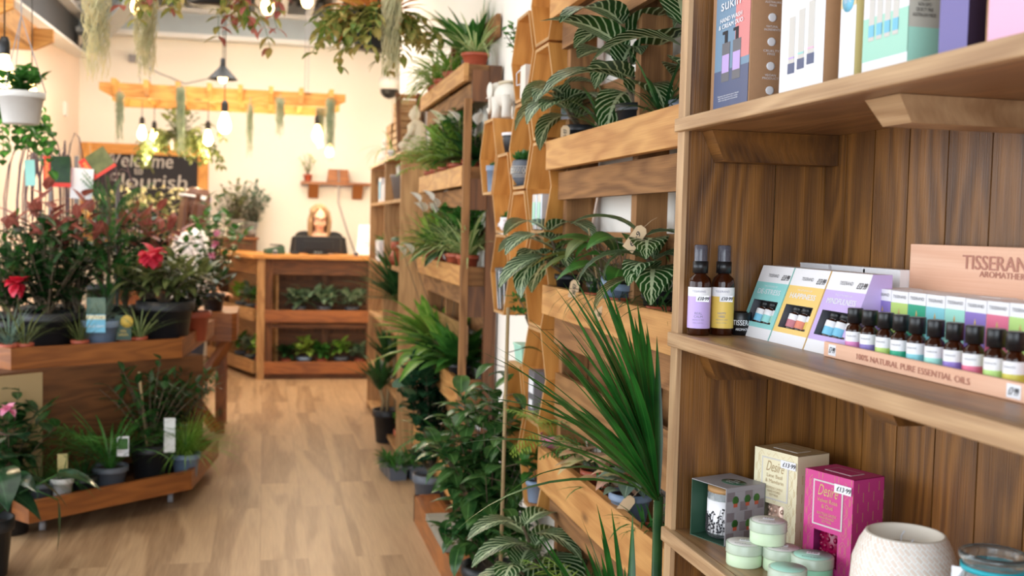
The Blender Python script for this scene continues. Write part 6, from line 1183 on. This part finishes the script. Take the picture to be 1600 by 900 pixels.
for y_, w_, h_, mt_, lb in ((7.62, .12, .17, 'p_sky', 'blue and white carton in the far cell of the bookcase'), (7.42, .08, .12, 'white_card', 'small white carton next to the blue one in the bookcase'), (7.28, .06, .14, 'paper', 'narrow white carton nearest the divider in the bookcase')):
    t = thing('small_carton', lb, 'box', (BX-.02, y_, 1.501)); MB().box((0, 0, h_/2), (.08, w_, h_)).build('carton', 'white_card', t); MB().box((-.041, 0, h_*.5), (.001, w_*.96, h_*.7)).build('printed_panel', mt_, t)
t = thing('white_planter', 'square white ceramic planter in the bookcase cell beside the notice', 'planter', (BX-.03, 7.45, 1.101)); MB().box((0, 0, .07), (.11, .22, .14), taper=1.06).build('pot', 'white_card', t, bevel=.004); lf = MB(); rosette(lf, (0, 0, .13), 18, .08, .02, .3, 1.4, .5, 'ovate', 4, r=.04); lf.build('foliage', 'leaf_mid', t)
t = thing('bust_figurine', 'small terracotta and green bust in the bookcase cell', 'figurine', (BX-.04, 6.75, 1.101)); b = MB(); b.ell((0, 0, .12), (.035, .035, .045)); b.tube([(0, 0, 0), (0, 0, .04), (0, 0, .10)], [.05, .045, .02], 12); b.build('body', 'terracotta', t); MB().ell((0, .005, .155), (.034, .036, .02)).build('hair', 'leaf_blue', t)
# ================================================================ PEOPLE
def skinmat(name, base, head, lips, eyes, lipc=(178, 74, 78), browc=(110, 80, 56)):
    m, t, b = nt(name); tc = nd(t, 'ShaderNodeTexCoord'); col = None
    n = nd(t, 'ShaderNodeTexNoise'); n.inputs['Scale'].default_value = 9; lk(t, tc.outputs['Object'], n.inputs['Vector'])
    mx = nd(t, 'ShaderNodeMixRGB'); lk(t, n.outputs['Fac'], mx.inputs[0]); mx.inputs[1].default_value = S(base); mx.inputs[2].default_value = S([min(255, c_+14) for c_ in base]); out = mx.outputs[0]
    for c_, sc3, rgb in lips+eyes:
        s1 = nd(t, 'ShaderNodeVectorMath', operation='SUBTRACT'); lk(t, tc.outputs['Object'], s1.inputs[0]); s1.inputs[1].default_value = c_
        s2 = nd(t, 'ShaderNodeVectorMath', operation='DIVIDE'); lk(t, s1.outputs[0], s2.inputs[0]); s2.inputs[1].default_value = sc3
        s3 = nd(t, 'ShaderNodeVectorMath', operation='LENGTH'); lk(t, s2.outputs[0], s3.inputs[0])
        s4 = nd(t, 'ShaderNodeMath', operation='LESS_THAN'); lk(t, s3.outputs['Value'], s4.inputs[0]); s4.inputs[1].default_value = 1
        m2 = nd(t, 'ShaderNodeMixRGB'); lk(t, s4.outputs[0], m2.inputs[0]); lk(t, out, m2.inputs[1]); m2.inputs[2].default_value = S(rgb); out = m2.outputs[0]
    lk(t, out, b.inputs['Base Color']); b.inputs['Roughness'].default_value = .5; b.inputs['Subsurface Weight'].default_value = .1; M[name] = m
def fused(mb, name, mat, parent, vox=.008, it=4):
    o = mb.build(name, mat, parent); r = o.modifiers.new('fuse', 'REMESH'); r.mode = 'VOXEL'; r.voxel_size = vox; r.use_smooth_shade = True
    s = o.modifiers.new('smooth', 'SMOOTH'); s.iterations = it; s.factor = .5; return o
def hand(b, w, d, up, side, curl=.5, L=.17):
    """palm, four unequal bent fingers and a thumb; w wrist, d pointing direction, up = back of the hand, side = thumb side"""
    w, d, up, side = V(w), V(d).normalized(), V(up).normalized(), V(side).normalized()
    for q in (-.024, -.008, .008, .024): b.tube([w+side*q*.6, w+d*.045+side*q, w+d*.085+side*q], [.013, .0135, .011], 8)
    for i, (q, l) in enumerate(((.026, .070), (.009, .080), (-.008, .074), (-.025, .058))):
        p0 = w+d*.08+side*q; a = curl; p1 = p0+(d*math.cos(a*.4)-up*math.sin(a*.4))*l*.42; p2 = p1+(d*math.cos(a)-up*math.sin(a))*l*.33; p3 = p2+(d*math.cos(a*1.6)-up*math.sin(a*1.6))*l*.25
        b.tube([p0, p1, p2, p3], [.0095, .0088, .0080, .0066], 7)
    p0 = w+d*.025+side*.022; b.tube([p0, p0+side*.026+d*.022, p0+side*.036+d*.052-up*.008], [.012, .0105, .0080], 7)
def headmesh(b, c, mt, s=1.0):
    """head facing local -Y about its centre; mt turns it"""
    E = lambda p, r: b.ell((0, 0, 0), (1, 1, 1), 18, 12, 0, mt @ Matrix.Translation(V(p)*s) @ Matrix.Diagonal((*[q*s for q in r], 1)))
    E((0, .012, .030), (.073, .092, .080)); E((0, -.012, -.030), (.058, .068, .075)); E((0, -.030, -.085), (.034, .036, .028)); E((0, -.082, -.020), (.010, .014, .026)); E((0, -.092, -.034), (.013, .012, .010))
    E((.034, -.066, -.038), (.022, .016, .018)); E((-.034, -.066, -.038), (.022, .016, .018)); E((0, -.078, .022), (.045, .012, .010)); E((0, -.082, -.064), (.022, .008, .006)); E((0, -.080, -.073), (.018, .008, .006))
    for s_ in (-1, 1): E((s_*.073, .008, -.012), (.010, .020, .030))
def hairmesh(name, mt, parent, mat, length, back, s=1.0, part=True):
    b = MB(); E = lambda p, r: b.ell((0, 0, 0), (1, 1, 1), 18, 12, 0, mt @ Matrix.Translation(V(p)*s) @ Matrix.Diagonal((*[q*s for q in r], 1)))
    E((0, .030, .042), (.086, .092, .084)); E((0, .055, -.02), (.082, .062, .10))
    for s_ in (-1, 1):
        for k_ in range(7):
            y = -.050+k_*.018; x0 = .070+.010*math.sin(k_); pts = [(s_*.02, y*.7-.02, .112), (s_*.070, y-.005, .065), (s_*(x0+.014), y-.004, -.02), (s_*(x0+.012), y, -.09), (s_*(x0+.006), y-.02*(not back), -.09-length*.5), (s_*(x0-.012), y-.03*(not back)+.02*back, -.09-length)]
            b.tube([mt @ (V(p)*s) for p in pts], [.012*s, .018*s, .017*s, .017*s, .015*s, .005*s], 8)
    for k_ in range(5): x = -.05+.025*k_; b.tube([mt @ (V(p)*s) for p in [(x, .085, .04), (x, .105, -.04), (x*1.1, .10, -.14), (x, .10, -.14-length*.6), (x*.8, .09, -.14-length*back)]], [.02*s, .024*s, .024*s, .02*s, .008*s], 8)
    return fused(b, name, mat, parent, .006, 2)
plain('hair_blonde', (158, 130, 98), .5, 0, .35, 40); plain('hair_brown', (84, 50, 34), .45, 0, .3, 40); plain('cloth_black', (24, 24, 28), .85, 0, .1); plain('cloth_white', (236, 236, 238), .8, 0, .03); plain('cloth_navy', (44, 48, 62), .85, 0, .1)
plain('visor_blue', (70, 100, 190), .4); plain('visor_film', (225, 232, 240), .05, 0, 0, 8, 0, 0, .9)
# seated woman behind the till
hc = PY(499, 340, 10.02); zf = hc.z
t = thing('person', 'blonde woman with glasses in black top sitting behind the counter and till monitor', 'person', (hc.x, 10.02, 0), 0)
Hm = Matrix.Translation((0, 0, zf-.005)) @ Euler((.22, 0, .10)).to_matrix().to_4x4()
W_ = lambda p: tuple(Hm @ V(p))
skinmat('skin_seated', (232, 186, 158), None, [(W_((0, -.088, -.068)), (.022, .012, .008), (176, 66, 72))], [(W_((s_*.030, -.080, .0)), (.012, .02, .007), (54, 40, 36)) for s_ in (-1, 1)]+[(W_((s_*.031, -.08, .021)), (.018, .02, .004), (120, 90, 62)) for s_ in (-1, 1)])
b = MB(); headmesh(b, None, Hm); sz = zf-.168
b.tube([(0, .03, zf-.06), (0, .035, zf-.10), (0, .04, sz+.02), (0, .04, sz-.02)], [.050, .047, .055, .09], 14)
b.tube([(0, .05, sz), (0, .06, sz-.15), (0, .06, sz-.32), (0, .05, sz-.48)], [.105, .125, .105, .135], 20); b.ell((0, .045, sz-.02), (.175, .07, .06), 16, 10); b.ell((-.075, -.03, sz-.14), (.06, .055, .055)); b.ell((.075, -.03, sz-.14), (.06, .055, .055)); b.ell((0, .05, sz-.52), (.17, .14, .10))
for s_ in (-1, 1):
    sh_, el, wr = V((s_*.185, .04, sz-.02)), V((s_*.225, -.03, sz-.29)), V((s_*.11, -.20, 1.075+.035))
    b.tube([sh_, (sh_+el)/2, el], [.052, .045, .036], 12); b.tube([el, (el+wr)/2, wr], [.037, .034, .024], 12); hand(b, wr, V((-s_*.15, -1, -.12)), V((0, 0, 1)), V((-s_, 0, 0)), .5)
    hp, kn, an = V((s_*.09, .03, sz-.54)), V((s_*.12, -.235, sz-.52)), V((s_*.12, -.17, .14)); b.tube([hp, (hp+kn)/2, kn], [.095, .08, .062], 14); b.tube([kn, kn*.6+an*.4, an], [.058, .056, .036], 12); b.tube([an+V((0, .02, -.05)), an+V((0, -.06, -.085)), an+V((0, -.15, -.10))], [.038, .036, .028], 10)
fused(b, 'body', 'skin_seated', t, .008, 3)
b = MB(); b.tube([(0, .05, sz-.045), (0, .06, sz-.15), (0, .06, sz-.32), (0, .05, sz-.50)], [.128, .140, .120, .150], 20); b.ell((-.075, -.032, sz-.14), (.070, .064, .064)); b.ell((.075, -.032, sz-.14), (.070, .064, .064))
for s_ in (-1, 1): b.ell((s_*.135, .045, sz-.012), (.085, .068, .058)); b.tube([V((s_*.18, .04, sz-.02)), V((s_*.205, .005, sz-.155)), V((s_*.225, -.03, sz-.27))], [.064, .058, .050], 12)
fused(b, 'black_top', 'cloth_black', t, .008, 3)
b = MB(); b.ell((0, .05, sz-.54), (.19, .155, .12))
for s_ in (-1, 1): hp, kn, an = V((s_*.09, .03, sz-.54)), V((s_*.12, -.235, sz-.52)), V((s_*.12, -.17, .14)); b.tube([hp, (hp+kn)/2, kn], [.108, .092, .074], 14); b.tube([kn, an], [.070, .050], 12)
fused(b, 'trousers', 'cloth_navy', t, .01, 3)
hairmesh('hair', Hm, t, 'hair_blonde', .13, .6)
b = MB()
for s_ in (-1, 1): b.tube([Hm @ V((s_*.033+.027*math.cos(q*PI/6), -.094, .0+.019*math.sin(q*PI/6))) for q in range(13)], .0028, 5); b.tube([Hm @ V((s_*.060, -.092, .004)), Hm @ V((s_*.076, -.04, .002)), Hm @ V((s_*.078, .01, -.002))], .0022, 5)
b.tube([Hm @ V((-.007, -.096, .004)), Hm @ V((.007, -.096, .004))], .0024, 5); b.build('glasses', 'black_plastic', t)
t = thing('stool', 'tall black stool under the seated woman', 'stool', (hc.x, 10.08, 0)); MB().lathe([(0, sz-.70), (.17, sz-.70), (.18, sz-.67), (.17, sz-.645), (0, sz-.64)], 24).build('seat', 'cloth_black', t)
for q in range(4): a = PI/4+q*PI/2; MB().tube([(.11*math.cos(a), .11*math.sin(a), sz-.70), (.19*math.cos(a), .19*math.sin(a), .0)], .012, 8).build('leg', 'black_metal', t)
# standing woman in a face visor
hc = PY(309, 318, 8.95); zf = hc.z
t = thing('person', 'long-haired brunette in white blouse and clear face visor standing behind the plants', 'person', (hc.x, 8.95, 0), 0)
Hm = Matrix.Translation((0, 0, zf)) @ Euler((.14, 0, 1.95)).to_matrix().to_4x4(); W_ = lambda p: tuple(Hm @ V(p))
skinmat('skin_standing', (222, 174, 146), None, [(W_((0, -.088, -.068)), (.022, .022, .008), (176, 66, 72))], [(W_((s_*.030, -.080, .0)), (.014, .016, .007), (54, 40, 36)) for s_ in (-1, 1)])
B = Matrix.Rotation(1.95, 4, 'Z'); L_ = lambda x, y, z: B @ V((x, y, z)); sz = zf-.215
b = MB(); headmesh(b, None, Hm); b.tube([L_(0, .03, zf-.06), L_(0, .035, zf-.13), L_(0, .04, sz-.02)], [.050, .047, .085], 14)
b.tube([L_(0, .05, sz), L_(0, .06, sz-.15), L_(0, .05, sz-.33), L_(0, .06, sz-.50)], [.105, .125, .100, .150], 20)
for s_ in (-1, 1):
    b.ell(tuple(L_(s_*.07, -.04, sz-.15)), (.055, .055, .055)); sh_, el, wr = L_(s_*.185, .04, sz-.03), L_(s_*.225, .03, sz-.31), L_(s_*.12, -.13, sz-.50)
    b.tube([sh_, (sh_+el)/2, el], [.052, .045, .036], 12); b.tube([el, (el+wr)/2, wr], [.037, .033, .024], 12); hand(b, wr, L_(-s_*.3, -1, .05), V((0, 0, 1)), L_(-s_, 0, 0), .6)
    hp, kn, an = L_(s_*.09, .05, sz-.56), L_(s_*.10, .03, .47), L_(s_*.10, .06, .09); b.tube([hp, (hp+kn)/2, kn], [.10, .082, .058], 14); b.tube([kn, kn*.65+an*.35, an], [.055, .056, .034], 12); b.tube([an+V((0, 0, -.03))+L_(0, .03, 0)*.5, an+L_(0, -.07, -.055), an+L_(0, -.15, -.062)], [.040, .034, .026], 10)
fused(b, 'body', 'skin_standing', t, .008, 3)
b = MB(); b.tube([L_(0, .05, sz-.02), L_(0, .06, sz-.15), L_(0, .05, sz-.33), L_(0, .06, sz-.56)], [.118, .142, .122, .168], 20); b.ell(tuple(L_(0, .045, sz-.03)), (.115, .115, .06))
for s_ in (-1, 1): b.ell(tuple(L_(s_*.07, -.04, sz-.15)), (.066, .066, .066)); b.ell(tuple(L_(s_*.15, .045, sz-.03)), (.075, .075, .058)); sh_, el, wr = L_(s_*.185, .04, sz-.03), L_(s_*.225, .03, sz-.31), L_(s_*.15, -.08, sz-.43); b.tube([sh_, (sh_+el)/2, el], [.068, .064, .055], 12); b.tube([el, wr], [.052, .042], 12)
fused(b, 'white_blouse', 'cloth_white', t, .008, 3)
b = MB(); b.ell(tuple(L_(0, .05, sz-.56)), (.17, .17, .12))
for s_ in (-1, 1): hp, kn, an = L_(s_*.09, .05, sz-.56), L_(s_*.10, .03, .47), L_(s_*.10, .06, .09); b.tube([hp, (hp+kn)/2, kn], [.112, .094, .070], 14); b.tube([kn, kn*.65+an*.35, an], [.068, .066, .050], 12)
fused(b, 'trousers', 'cloth_navy', t, .01, 3)
hairmesh('hair', Hm, t, 'hair_brown', .22, 1.3)
b = MB(); ring = [(-.098+.0, .03)]; pts = [(.094*math.sin(a), .022-.112*math.cos(a)) for a in [(-1.5+3.0*q/14) for q in range(15)]]
for (x0, y0), (x1, y1) in zip(pts, pts[1:]): b.add([(x0, y0, .030), (x1, y1, .030), (x1, y1, .062), (x0, y0, .062), (x0*1.05, y0-.006, .030), (x1*1.05, y1-.006, .030), (x1*1.05, y1-.006, .062), (x0*1.05, y0-.006, .062)], [(0, 1, 2, 3), (4, 7, 6, 5), (0, 4, 5, 1), (3, 2, 6, 7)], None, 1 if abs(x0) < .07 else 0, False, Hm)
b.tube([Hm @ V((.096*math.sin(a), .030+.118*math.cos(a), .046)) for a in [(-1.35+2.7*q/12) for q in range(13)]], .010, 6, 0); b.build('visor_band', ['cloth_white', 'visor_blue'], t)
b = MB()
for (x0, y0), (x1, y1) in zip(pts, pts[1:]): b.add([(x0*1.07, y0-.012, .035), (x1*1.07, y1-.012, .035), (x1*1.05, y1-.03, -.17), (x0*1.05, y0-.03, -.17), (x0*1.06, y0-.0105, .035), (x1*1.06, y1-.0105, .035), (x1*1.04, y1-.0285, -.17), (x0*1.04, y0-.0285, -.17)], [(0, 3, 2, 1), (4, 5, 6, 7)], None, 0, True, Hm)
b.build('visor_shield', 'visor_film', t)
